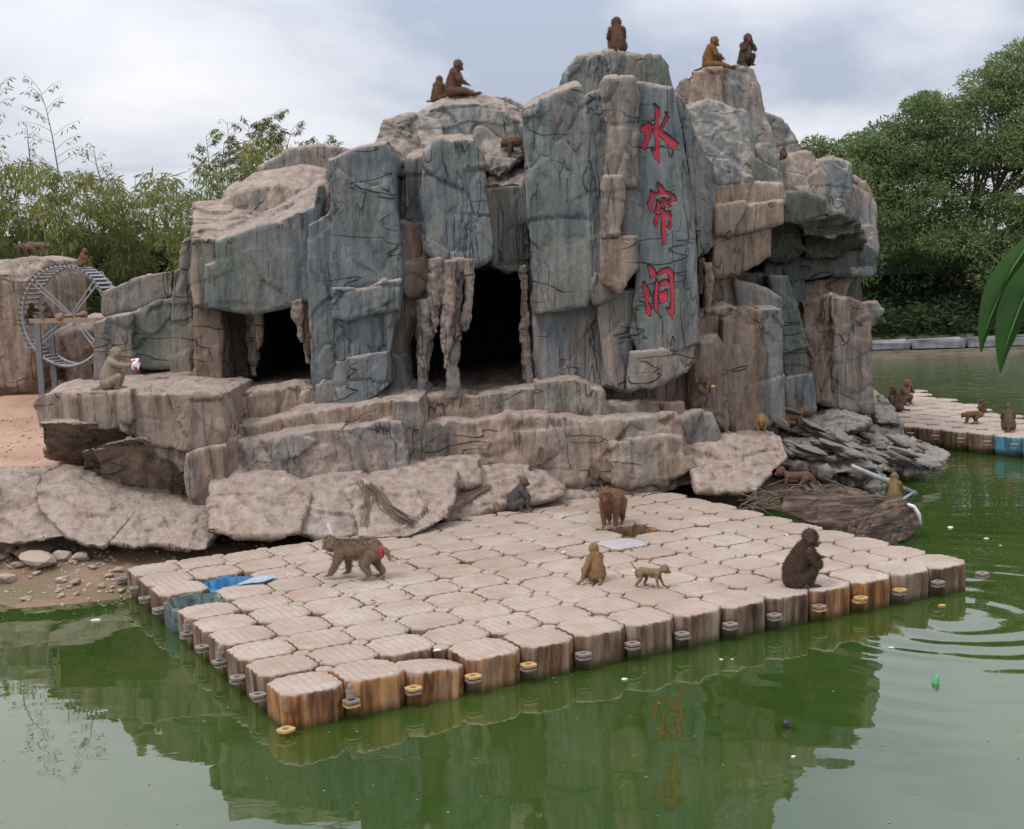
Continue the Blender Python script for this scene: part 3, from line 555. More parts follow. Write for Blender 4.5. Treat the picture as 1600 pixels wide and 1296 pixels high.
# ------------------------------------------------------------------ overhanging ledge on the left
lb_ = tuple(P(250, 720, 15.)); lb_ = (lb_[0], lb_[1], .4)
lg = thing('rock_ledge', 'overhanging flat-topped rock ledge at the left where a pale monkey sits', 'rock ledge', lb_)
rocks(lg, lb_, [
 ([(52,630),(62,621),(130,619),(200,619),(204,650),(200,672),(150,668),(62,668)],15.4,D_(exp=.06,T=1.8,warm=.75,kx=-.5,slope=False,botcut=0.)),
 ([(62,664),(150,666),(204,670),(222,690),(214,704),(133,714),(76,709)],16.0,D_(exp=.06,T=1.2,warm=.75,slope=False,ky=-2.4)),
 ([(133,712),(222,694),(300,735),(310,800),(305,842),(240,812),(180,782),(150,762)],16.1,D_(exp=.1,T=1.4,warm=.6,slope=False,ky=-1.5,br=.9)),
 ([(197,619),(270,620),(338,623),(342,645),(345,690),(290,700),(225,692),(198,672)],15.0,D_(exp=.06,T=2.2,warm=.75,slope=False,kx=.1,vox=.024)),
 ([(224,690),(290,698),(346,688),(349,745),(320,760),(300,735),(250,712)],15.1,D_(exp=.06,T=1.8,warm=.7,slope=False,vox=.024)),
 ([(296,715),(349,700),(350,800),(345,818),(312,846),(304,800)],15.0,D_(exp=.06,T=1.8,warm=.8,slope=False)),
 ([(150,706),(240,700),(346,700),(346,800),(322,842),(240,812),(180,785)],15.45,D_(exp=.08,T=1.2,warm=1.,slope=False,br=.8,ky=-.6)),
], 'ledge_block')
# ------------------------------------------------------------------ low rock bank at far left
bb = (-6.5, 15.3, .3); bk_ = thing('rock_bank', 'low flat-topped rock bank undercut above the pebbly shore', 'rock bank', bb)
rocks(bk_, bb, [
 ([(-60,755),(0,751),(62,748),(70,790),(100,832),(40,838),(-60,840)],14.6,D_(jag=.12,exp=.1,T=.5,warm=.65,slope=False,ky=1.,kx=0)),
 ([(60,748),(140,750),(168,776),(200,800),(160,846),(108,832),(70,795)],14.6,D_(jag=.12,exp=.1,T=.5,warm=.6,slope=False,ky=1.)),
 ([(165,776),(240,790),(312,806),(332,825),(316,850),(240,842),(158,844),(190,800)],14.55,D_(jag=.12,exp=.1,T=.6,warm=.75,slope=False,ky=1.)),
], 'bank_block')
# boulders behind the wheel
for nm, lab, poly, Y, w in [('boulder', 'tall rounded pale boulder behind the metal running wheel, at the left edge', [(-60,420),(0,410),(38,404),(74,408),(86,440),(90,500),(82,560),(60,618),(-60,622)], 21.5, .75),
        ('boulder', 'smaller pale boulder seen through the lower half of the running wheel', [(86,522),(118,500),(150,508),(158,560),(160,618),(92,618)], 20.6, .75)]:
    me = block(poly, Y, T=1.8, bev=.3, amp=.8, slope=False, vox=.05, rise=.0); b_ = P(sum(p[0] for p in poly)/len(poly), 610, Y+.5); o = place_part(me, nm, None, b_, (w, 0, 1)); o.location = b_; tag(o, lab, 'boulder', 'boulders behind the running wheel')
# ------------------------------------------------------------------ jagged shore rocks on the right
jb = (5.2, 19.3, .2); jg = thing('jagged_rock_shore', 'grey jagged rock slope running down into the pond between the pillars and the small pier', 'rock slope', jb)
rocks(jg, jb, [
 ([(1222,648),(1290,632),(1345,640),(1352,668),(1290,680),(1226,672)],17.9,D_(T=2.4,ky=2.6,jag=.8,shrink=0)),
 ([(1340,640),(1400,668),(1432,690),(1425,712),(1370,700),(1335,670)],18.2,D_(T=1.8,ky=2.6,jag=.9,shrink=0)),
 ([(1195,668),(1240,664),(1330,678),(1345,700),(1290,716),(1225,706),(1196,690)],17.3,D_(T=2.2,ky=2.6,jag=.8,shrink=0)),
 ([(1330,680),(1400,700),(1442,722),(1425,735),(1370,735),(1325,712)],17.5,D_(T=2.0,ky=2.4,jag=1.,shrink=0)),
 ([(1208,690),(1265,700),(1330,716),(1345,740),(1290,742),(1268,725),(1222,722)],16.8,D_(T=1.8,ky=1.6,jag=1.,shrink=0)),
 ([(1300,716),(1365,732),(1392,758),(1370,768),(1330,752),(1296,742)],16.7,D_(T=1.8,ky=1.8,jag=1.,shrink=0)),
 ([(1262,732),(1320,745),(1350,770),(1345,792),(1290,788),(1256,760)],16.5,D_(T=1.6,ky=1.6,jag=1.,shrink=0,br=.7)),
 ([(1340,760),(1392,772),(1402,790),(1372,800),(1338,790)],16.1,D_(T=1.4,ky=1.8,jag=.8,shrink=0)),
 ([(1400,712),(1440,704),(1482,712),(1475,722),(1430,736),(1402,730)],18.5,D_(T=1.4,ky=2.5,jag=.3,shrink=0)),
 ([(1150,762),(1215,745),(1262,765),(1265,795),(1200,800),(1158,780)],16.6,D_(T=1.,ky=2.5,jag=1.,shrink=0)),
 ([(1362,625),(1378,622),(1392,640),(1404,662),(1372,660)],18.9,D_(T=1.,ky=2.,jag=.3,shrink=0)),
], 'jagged_block', JAG)
# ------------------------------------------------------------------ floating platform
def outline(n=96, half=.2475, ch=.095):
    pts = []
    c = half-ch; seg = []
    for k in range(4):
        a0 = k*math.pi/2; d = np.array([math.cos(a0), math.sin(a0)]); t = np.array([-math.sin(a0), math.cos(a0)]); m_ = n//4; ne = int(m_*.76)
        for i in range(ne):
            u = -1+2*i/ne; w = .5+.5*math.cos(3*math.pi*u); q = d*(half-.013*w)+t*c*u; pts.append((q[0], q[1], w, abs(u)))
        q0 = d*half+t*c; q1 = t*half+d*c
        for i in range(m_-ne):
            u = i/(m_-ne); q = q0*(1-u)+q1*u; q = q*(1-.015*math.sin(math.pi*u)); pts.append((q[0], q[1], 1., 1.))
    return np.array(pts)
def float_mesh(name, top=True, sag=0, seed=0):
    o = outline(); n = len(o); xy = o[:, :2]; w = .55*o[:, 2]*(o[:, 3] > .2)+.6*o[:, 3]**5; V = []; Fc = []
    zs = vnoise(np.stack([xy[:, 0]*6, xy[:, 1]*6, np.full(n, seed*3.3)], 1))*.004
    rings = [(.02, 0, 0), (.3, 0, 0), (.6, 0, 0), (.86, 0, 0), (.94, -.001, -.004), (.975, -.004, -.020), (.992, -.010, -.048), (1.002, -.020, -.080), (.996, -.034, -.090)]
    if not top: rings = rings[6:]
    for s, z, zw in rings: V += [(x*s, y*s, z+zw*ww+zz) for (x, y), ww, zz in zip(xy, w, zs)]
    fl = np.array([(.955 if (i//4) % 2 else .99) for i in range(n)])
    for z, k in ((-.155, 1.), (-.19, 1.), (-.33, .99)): V += [(x*f*k, y*f*k, z) for (x, y), f in zip(xy, fl)]
    R_ = len(rings)+3
    for r in range(R_-1): Fc += [(r*n+i, (r+1)*n+i, (r+1)*n+(i+1) % n, r*n+(i+1) % n) for i in range(n)]
    if top: Fc.append(tuple(range(n)))
    else:
        k = len(V); V += [(x*.965, y*.965, -.03) for x, y in xy]+[(x*.93, y*.93, -.27) for x, y in xy]; Fc += [(i, (i+1) % n, k+(i+1) % n, k+i) for i in range(n)]; Fc += [(k+i, k+(i+1) % n, k+n+(i+1) % n, k+n+i) for i in range(n)]; Fc.append(tuple(k+n+i for i in range(n)))
    Fc.append(tuple((R_-1)*n+i for i in range(n))[::-1]); me = mesh(name, V, Fc, True); return me
FM = [float_mesh('float_cube', seed=q) for q in range(4)]; FO = float_mesh('open_float', False)
bd = MB(); pr = [(math.cos(2*math.pi*k/20)*.068, math.sin(2*math.pi*k/20)*.068) for k in range(20)]
bd.add([(x, y, 0) for x, y in pr]+[(x*1.02, y*1.02, -.02) for x, y in pr]+[(x*.9, y*.9, -.09) for x, y in pr]+[(x*.7, y*.7, .003) for x, y in pr], [tuple(60+k for k in range(20))]+[(60+k, k, (k+1) % 20, 60+(k+1) % 20) for k in range(20)]+[(k, 20+k, 20+(k+1) % 20, (k+1) % 20) for k in range(20)]+[(20+k, 40+k, 40+(k+1) % 20, 20+(k+1) % 20) for k in range(20)])
PIN = bd.me('pin', True)
def lug_me():
    n = 16; vo = []; vi = []
    for k in range(n):
        t = 2*math.pi*k/n; c, s_ = math.cos(t), math.sin(t); e = .55; x = .06*math.copysign(abs(c)**e, c); y = .055*math.copysign(abs(s_)**e, s_); vo.append((x, y)); vi.append((c*.024, s_*.024))
    V = [(x, y, z) for z in (.008, -.008) for x, y in vo]+[(x, y, z) for z in (.008, -.008) for x, y in vi]; Fc = []
    for k in range(n): j = (k+1) % n; Fc += [(k, j, 2*n+j, 2*n+k)[::-1], (n+k, 3*n+k, 3*n+j, n+j)[::-1], (k, n+k, n+j, j)[::-1], (2*n+k, 2*n+j, 3*n+j, 3*n+k)[::-1]]
    me = mesh('lug', V, Fc, False); return me
LUGM = lug_me(); LUGM.materials.append(LUG); LUGM2 = LUGM.copy(); LUGM2.materials.clear(); LUGM2.materials.append(LUGY)
for q in FM: q.materials.append(DOCK)
PIN.materials.append(DOCK); FOS = []
for mt_ in (simple('blue_worn_plastic', [(.35, (.02, .12, .26)), (.6, (.04, .24, .45)), (.8, (.22, .36, .46))], 5, .55, .2), TEAL, simple('yellow_brown_plastic', [(.35, (.05, .025, .008)), (.6, (.22, .12, .03)), (.75, (.38, .24, .07))], 6, .6, .2)):
    q = FO.copy(); q.materials.append(mt_); FOS.append(q)
bolt = MB(); bolt.tube([(0, 0, 0), (0, 0, .05), (0, 0, .05), (0, 0, .085), (0, 0, .1)], [.034, .034, .022, .02, .012], 8); BOLT = bolt.me('bolt_head'); BOLT.materials.append(LUG)
cz, sz = math.cos(DTH), math.sin(DTH)
def LP(i, j, z=0.): return (.5*(i*cz-j*sz), .5*(i*sz+j*cz), z)
dk = thing('floating_platform', 'large dusty platform of square plastic floats lying on the green water in front', 'floating platform', (DX, DY, DHT))
def lat(px, py): p = G(px, py, DHT); dx, dy = p[0]-DX, p[1]-DY; return ((dx*cz+dy*sz)*2, (-dx*sz+dy*cz)*2)
rust = {0: 1., 1: .95, 2: .9, 3: .7, 4: .35, 10: .75, 11: 1.}
for i in range(14):
    for j in range(-0, 13):
        if j >= 10 and i < 8: continue
        if j >= 12 and i < 11: continue
        x, y, z = LP(i+.5, j+.5); rz = DTH; dz = .012*vnoise(np.array([[i*.35, j*.35, 3.]]))[0]+random.uniform(-.004, .004); tx = random.uniform(-.022, .022); ty = random.uniform(-.022, .022)
        c = (rust.get(i, .15 if random.random() < .8 else .6)*(j < 1) or .25, 0, 0)
        me = FM[random.randrange(4)]; lab = None; nm = 'float_cube'
        if (i, j) == (1, 7): me = FOS[0]; nm = 'open_float'; lab = 'broken open float with a bright blue inside'; c = (0, 1, 0)
        if (i, j) == (0, 6): me = FOS[1]; nm = 'open_float'; lab = 'broken open float with a pale teal wall at the left edge'; c = (0, .6, 0)
        if (i, j) == (10, 6): me = FOS[2]; nm = 'open_float'; lab = 'open float with a yellow-brown hole in front of the standing monkey'; c = (.9, 0, 0)
        if (i, j) == (2, 0): dz -= .05; ty = .09; tx = -.10; lab = 'sunken tilted float at the front edge'
        if (i, j) == (9, 5): c = (.2, 0, .8); lab = 'bluish grey float'
        if (i, j) == (10, 5): c = (.2, 0, 0)
        if (i, j) == (0, 0): dz -= .01
        o = ob(nm, me, None, dk, (x, y, dz), color=c, label=lab); o.rotation_euler = (tx, ty, rz)
for i in range(0, 15):
    for j in range(0, 13):
        if j > 10 and i < 8: continue
        if j > 12 or (j > 11 and i < 11): continue
        x, y, z = LP(i, j); edge = i in (0, 14) or j == 0
        if edge:
            if (i, j) in ((0, 6), (0, 0)): continue
            ox, oy = (-.02 if i == 0 else .04 if i == 14 else 0), (-.02 if j == 0 else 0)
            if i == 14 and j > 7: continue
            if j == 0 and i == 14: ox = .09; oy = -.02
            for q, zz in enumerate((-.13, -.16)):
                yel = (j == 0 and (i, q) in ((1, 1), (2, 0), (3, 0), (4, 0), (10, 1), (11, 0), (11, 1), (12, 0)))
                o = ob('lug', LUGM2 if yel else LUGM, None, dk, (x+ox*cz-oy*sz+random.uniform(-.012, .012), y+ox*sz+oy*cz, zz)); o.rotation_euler = (0, 0, DTH+random.uniform(-.2, .2))
            if (i, j) in ((1, 0), (0, 5), (0, 3)): ob('bolt_head', BOLT, None, dk, (x+ox*cz-oy*sz, y+ox*sz+oy*cz, -.10))
        elif random.random() < .88 and (i, j) not in ((2, 0), (2, 1), (1, 7), (2, 7), (1, 8), (2, 8), (1, 6), (10, 6), (11, 6), (10, 7), (11, 7)):
            o = ob('pin', PIN, None, dk, (x, y, random.uniform(-.028, -.012)), color=(.2, 0, .0)); o.rotation_euler = (random.uniform(-.05, .05), random.uniform(-.05, .05), 0)
o = ob('lug', LUGM2, None, dk, (*LP(-.02, -.1)[:2], -.235)); o.rotation_euler = (0, 0, DTH+.4)
flp = MB(); flp.add([(-.2, -.12, .01), (.05, -.2, .02), (.24, -.05, .01), (.2, .02, .02), (.0, -.02, .03)], [(0, 1, 2, 3, 4)]); x, y, z = LP(1.75, 7.15)
o = ob('torn_flap', flp.me('torn_flap'), plain('pale_blue_plastic', (.36, .45, .52)), dk, (x+.05, y, .0)); o.rotation_euler = (0, 0, DTH)
# second platform far right
p2 = G(1390, 668, .28); q2 = G(1600, 690, .28); th2 = math.atan2(q2[1]-p2[1], q2[0]-p2[0]); pier = thing('small_floating_pier', 'narrow pier of floats in the pond on the right carrying four small monkeys', 'floating pier', (p2[0], p2[1], .33))
for i in range(-8, 12):
    for j in range(0, 14):
        x = .5*((i+.5)*math.cos(th2)-(j+.5)*math.sin(th2)); y = .5*((i+.5)*math.sin(th2)+(j+.5)*math.cos(th2))
        qq = Vector((p2[0]+x, p2[1]+y, .33))-Vector(CAM); qd = qq.dot(Vector(Fv)); qx = 800+FPX*qq.dot(Vector(Rc))/qd; qy = 648-FPX*qq.dot(Vector(Uc))/qd
        if qy < np.interp(qx, [1358, 1395, 1415, 1610], [648, 622, 606, 655]) or qx < 1360: continue
        c = (.25, 1. if i >= 4 and j == 0 else 0, 0)
        o = ob('float_cube', FM[random.randrange(4)], None, pier, (x, y, random.uniform(-.005, .005)), color=c); o.rotation_euler = (0, 0, th2)
    if i > -1:
        for zz in (-.1, -.15):
            o = ob('lug', LUGM, None, pier, (.5*i*math.cos(th2)+.07*math.sin(th2), .5*i*math.sin(th2)-.07*math.cos(th2), zz)); o.rotation_euler = (0, 0, th2)
bpy.context.view_layer.update()
# ------------------------------------------------------------------ drop things on what the camera sees
def hit(px, py, back=.12, up=.5):
    dg = bpy.context.evaluated_depsgraph_get(); d = Vector(ray(px, py)).normalized()
    ok, loc, nrm, _, obx, _ = SC.ray_cast(dg, Vector(CAM), d)
    if not ok: return Vector(P(px, py, 18))
    st = Vector((loc.x+d.x*back, loc.y+d.y*back, loc.z+up)); ok2, l2, n2, _, _, _ = SC.ray_cast(dg, st, Vector((0, 0, -1)))
    return l2 if ok2 and abs(l2.z-loc.z) < up+.3 else loc
# ------------------------------------------------------------------ monkeys
def cone(b, p0, r0, p1, r1):
    p0, p1 = Vector(p0), Vector(p1); d = (p1-p0); L_ = max(d.length, 1e-5); t = d/L_; pts = [p0-t*r0*.98, p0-t*r0*.7, p0-t*r0*.35, p0, p1, p1+t*r1*.35, p1+t*r1*.7, p1+t*r1*.98]; b.tube(pts, [r0*.2, r0*.71, r0*.94, r0, r1, r1*.94, r1*.71, r1*.2], 12)
FURN, SKN, RMP, PAL, FAC = 0, 1, 2, 3, 4
def hand(L_, p, d, side, sc=1.):
    p, d = Vector(p), Vector(d).normalized(); s_ = d.cross(Vector((0, 0, 1))); s_ = s_.normalized() if s_.length > .1 else Vector((0, 1, 0))
    L_.append((tuple(p), .017*sc, tuple(p+d*.035*sc), .016*sc, SKN))
    for k, ln in zip((-1.5, -.5, .5, 1.5), (.03, .038, .036, .028)):
        a_ = p+d*.035*sc+s_*(k*.0085*sc); m_ = a_+d*ln*sc*.6; e_ = m_+d*ln*sc*.45+Vector((0, 0, -.008*sc)); L_.append((tuple(a_), .0058*sc, tuple(m_), .0055*sc, SKN)); L_.append((tuple(m_), .0055*sc, tuple(e_), .005*sc, SKN))
    a_ = p+d*.012*sc+s_*(side*.014*sc); L_.append((tuple(a_), .0062*sc, tuple(a_+d*.022*sc+s_*(side*.014*sc)), .0055*sc, SKN))
def headp(L_, c, yaw=0, pitch=0, hs=1.):
    R_ = Matrix.Rotation(yaw, 3, 'Z') @ Matrix.Rotation(pitch, 3, 'Y'); c = Vector(c)
    def q(x, y, z): return tuple(c+R_ @ Vector((x*hs, y*hs, z*hs)))
    L_ += [(q(-.012, 0, .012), .058*hs, q(.012, 0, .008), .056*hs, FURN), (q(.03, 0, .0), .044*hs, q(.045, 0, -.014), .036*hs, FAC), (q(.045, 0, -.02), .030*hs, q(.080, 0, -.028), .024*hs, FAC),
          (q(.046, -.02, .018), .0125*hs, q(.046, .02, .018), .0125*hs, FAC), (q(.01, 0, -.035), .034*hs, q(.05, 0, -.042), .02*hs, FURN), (q(.0, -.035, -.01), .038*hs, q(.0, .035, -.01), .038*hs, FURN)]
    for s_ in (-1, 1): L_.append((q(-.005, s_*.058, .005), .014*hs, q(-.010, s_*.066, .016), .011*hs, SKN))
    return [(q(.058, s_*.0165, .004), .0062*hs) for s_ in (-1, 1)]+[(q(.098, s_*.006, -.018), .0028*hs) for s_ in (-1, 1)]
def sit(lean=.06, headyaw=0, headpitch=.1, arms='knees', hs=1., legs='bent', big=1., tail='back'):
    L_ = []; b = big
    L_ += [((-.01, 0, .10), .098*b, (.0, 0, .14), .10*b, FURN), ((0, 0, .16), .105*b, (lean*.4, 0, .24), .097*b, FURN), ((lean*.4, 0, .24), .097*b, (lean, 0, .335), .08*b, FURN), ((lean, 0, .335), .074*b, (lean+.03, 0, .395), .052, FURN), ((lean+.05, 0, .28), .06*b, (lean*.6+.05, 0, .19), .07*b, PAL), ((-.07, 0, .03), .03, (-.07, 0, .04), .03, SKN)]
    hc = (lean+.05, 0, .445); E_ = headp(L_, hc, headyaw, headpitch, hs)
    for s_ in (-1, 1):
        if legs == 'out' : kn = (.18, s_*.07, .075); an = (.32, s_*.06, .03); ft = (1, 0, .3)
        elif legs == 'wide': kn = (.12, s_*.14, .15); an = (.15, s_*.10, .03); ft = (1, s_*.3, 0)
        else: kn = (.14, s_*.085, .165); an = (.11, s_*.075, .03); ft = (1, s_*.15, 0)
        L_ += [((.0, s_*.065, .085), .068*b, kn, .04*b, FURN), (kn, .04*b, an, .022, FURN), (an, .021, (an[0]+.05*ft[0], an[1], .014+.05*ft[2]), .016, SKN)]; hand(L_, (an[0]+.04, an[1], .016+.04*ft[2]), ft, -s_, .95)
        sh = (lean+.01, s_*.078*b, .335)
        if arms == 'knees': el = (lean+.08, s_*.11, .23); wr = (.19, s_*.075, .185); hd = (1, 0, -.5)
        elif arms == 'mouth': el = (lean+.11, s_*.10, .26); wr = (lean+.13, s_*.035, .36); hd = (.3, -s_*.3, .9)
        elif arms == 'fold': el = (lean+.09, s_*.125, .215); wr = (lean+.135, -s_*.02, .255+.012*s_); hd = (.6, -s_, .2)
        elif arms == 'hold': el = (lean+.13, s_*.09, .29); wr = (lean+.24, s_*.04, .295); hd = (1, 0, .15)
        elif arms == 'ground': el = (lean+.11, s_*.09, .19); wr = (.22, s_*.06, .03); hd = (1, 0, -.1)
        elif arms == 'lean': el, wr, hd = ((lean-.02, s_*.17, .2), (-.02, .25*s_, .03), (0, s_, -.1)) if s_ > 0 else ((lean+.1, -.10, .22), (.17, -.08, .12), (1, 0, -.5))
        L_ += [(sh, .046*b, el, .03, FURN), (el, .03, wr, .018, FURN)]; hand(L_, wr, hd, -s_)
    if tail == 'back': L_ += [((-.085, 0, .05), .022, (-.16, .03, .02), .016, FURN), ((-.16, .03, .02), .016, (-.23, .08, .016), .011, FURN)]
    return L_, E_
def walk(st=(.05, -.06, -.05, .07), headyaw=0, headpitch=.25, hs=1., tail='down', bulk=1., hz=.36, rump=False):
    L_ = [((-.17, 0, .305), .084*bulk, (-.06, 0, .30), .082*bulk, FURN), ((-.06, 0, .295), .082*bulk, (.07, 0, .285), .086*bulk, FURN), ((.07, 0, .285), .086*bulk, (.16, 0, .295), .074*bulk, FURN), ((.16, 0, .305), .066*bulk, (.235, 0, hz-.02), .052*bulk, FURN), ((-.245, 0, .285), .052*bulk, (-.235, 0, .24), .052*bulk, RMP if rump else FURN), ((.02, 0, .225), .045, (.12, 0, .225), .045, PAL)]
    E_ = headp(L_, (.285, 0, hz), headyaw, headpitch, hs)
    for s_, fs, hs_ in ((1, st[0], st[1]), (-1, st[2], st[3])):
        up = .05 if abs(fs) > .12 else 0
        sh = (.15, s_*.06, .27); el = (.145+fs*.4, s_*.072, .165); wr = (.16+fs, s_*.068, .032+up); L_ += [(sh, .05*bulk, el, .031*bulk, FURN), (el, .031*bulk, wr, .018, FURN)]; hand(L_, wr, (1, 0, -.25), -s_)
        hp = (-.17, s_*.06, .26); kn = (-.115+hs_*.6, s_*.078, .165); an = (-.185+hs_, s_*.07, .05); L_ += [(hp, .064*bulk, kn, .042*bulk, FURN), (kn, .040*bulk, an, .02, FURN), (an, .019, (an[0]+.045, an[1], .016), .016, SKN)]; hand(L_, (an[0]+.04, an[1], .014), (1, 0, 0), -s_, .95)
    if tail == 'down': L_ += [((-.24, 0, .32), .02, (-.31, .0, .28), .016, FURN), ((-.31, 0, .28), .016, (-.345, 0, .20), .010, FURN)]
    else: L_ += [((-.24, 0, .32), .014, (-.30, .01, .37), .011, FURN), ((-.30, .01, .37), .011, (-.35, .02, .44), .007, FURN)]
    return L_, E_
def monkey_mesh(key, LE, fur=5000, vox=.0075, flen=.03):
    L_, E_ = LE; b = MB()
    for p0, r0, p1, r1, tg in L_: cone(b, p0, r0, p1, r1)
    r = remesh(b.me('m'), vox, 2, .5); v, nn = arrays(r); best = np.full(len(v), 9.); tg = np.zeros(len(v), int)
    for p0, r0, p1, r1, t in L_:
        p0, p1 = np.array(p0), np.array(p1); d = p1-p0; k = np.clip(((v-p0)@d)/max(d@d, 1e-9), 0, 1); di = np.linalg.norm(v-p0-k[:, None]*d, axis=1)-(r0+(r1-r0)*k)
        if t in (SKN, FAC): di = di-.003
        m_ = di < best; best[m_] = di[m_]; tg[m_] = t
    dd = np.where(tg == 0, .003*fbm(v*np.array([26, 26, 14]), 3)+.002, 0);  v = v+nn*dd[:, None]
    r.vertices.foreach_set('co', v.astype(np.float32).ravel()); r.update(); c = np.zeros((len(v), 4)); c[:, 0] = (tg == 1)|(tg == 4); c[:, 1] = (tg == 2)*1.+(tg == 4)*.16; c[:, 2] = (tg == 3)*1.; c[:, 3] = 1; colattr(r, 'tint', c); r.name = key; r.materials.append(FUR)
    idx = np.where((tg == 0) | (tg == 3))[0]; idx = rng.choice(idx, fur); p = v[idx]; n_ = nn[idx]; g = np.array([-.35, 0, -.8]); g = g-n_*(n_@g)[:, None]; d = n_*.45+g*.8+rng.normal(0, .22, (fur, 3)); d /= np.linalg.norm(d, axis=1)[:, None]; s_ = np.cross(d, n_); s_ /= np.linalg.norm(s_, axis=1)[:, None]+1e-6
    ln = flen*rng.uniform(.5, 1.2, fur)[:, None]; w_ = .0020; V = np.stack([p-s_*w_-n_*.002, p+s_*w_-n_*.002, p+d*ln], 1).reshape(-1, 3); fm = mesh('fur_'+key, V, np.arange(fur*3).reshape(-1, 3)); c2 = np.zeros((fur*3, 4)); c2[:, 3] = 1; c2[:, 2] = np.repeat(np.clip((tg[idx] == 3)*1.+rng.normal(.05, .32, fur), 0, 1.4), 3); colattr(fm, 'tint', c2); fm.materials.append(FUR)
    eb = []
    for (c_, rad) in E_:
        q = bmesh.new(); bmesh.ops.create_icosphere(q, subdivisions=1, radius=rad); m_ = bpy.data.meshes.new('eye'); q.to_mesh(m_); q.free(); m_.materials.append(EYE); eb.append((c_, m_))
    fmc = MB(); 
    return r, fm, eb
POSE = {}
def pose(k, f, **kw):
    if k not in POSE: POSE[k] = monkey_mesh(k, f, **kw)
pose('sit', sit(.06, 0, .15)); pose('sit_mouth', sit(.07, 0, .2, 'mouth')); pose('sit_fold', sit(.09, 0, .45, 'fold', big=1.1, hs=1.08, legs='bent', tail=''), fur=20000, vox=.007, flen=.030); pose('sit_hold', sit(.06, 0, .1, 'hold'), fur=3500)
pose('sit_ground', sit(.12, 0, .15, 'ground'), fur=3500); pose('sit_out', sit(.04, 0, .5, 'knees', legs='out')); pose('sit_lean', sit(.03, 0, .25, 'lean', legs='wide'), fur=7000, flen=.034)
pose('walk', walk((.11, .03, -.02, -.05), bulk=.96, headpitch=.2, hz=.325, rump=True), fur=20000, vox=.007, flen=.034); pose('stand', walk((.0, .02, -.02, .05), headpitch=.1, hs=1.12, bulk=1.04, hz=.40, tail='down'), fur=7000)
pose('baby', walk((.08, .06, .0, -.07), hs=1.2, bulk=.84, tail='up', headpitch=.25), fur=2500, flen=.018); pose('crouch', walk((.02, .06, .04, .1), hs=1., bulk=1.05, hz=.27, headpitch=.6), fur=2000)
BR = (.15, .08, .045); DK = (.06, .033, .024); PA = (.36, .28, .20); RB = (.15, .078, .052)
def monkey(k, at, rz, size, colr, label, pitch=0, roll=0, group='monkeys on the rocks and floats'):
    me, fm, eb = POSE[k]; t = thing('macaque', label, 'monkey', tuple(at), 0, group); t.scale = (size,)*3; t.rotation_euler = (roll, pitch, math.radians(rz))
    ob('body', me, None, t, color=colr); ob('fur', fm, None, t, color=colr, stuff=True)
    for c_, m_ in eb[:2]: ob('eye', m_, None, t, c_)
    for c_, m_ in eb[2:]: ob('nostril', m_, None, t, c_)
    return t
z = DHT
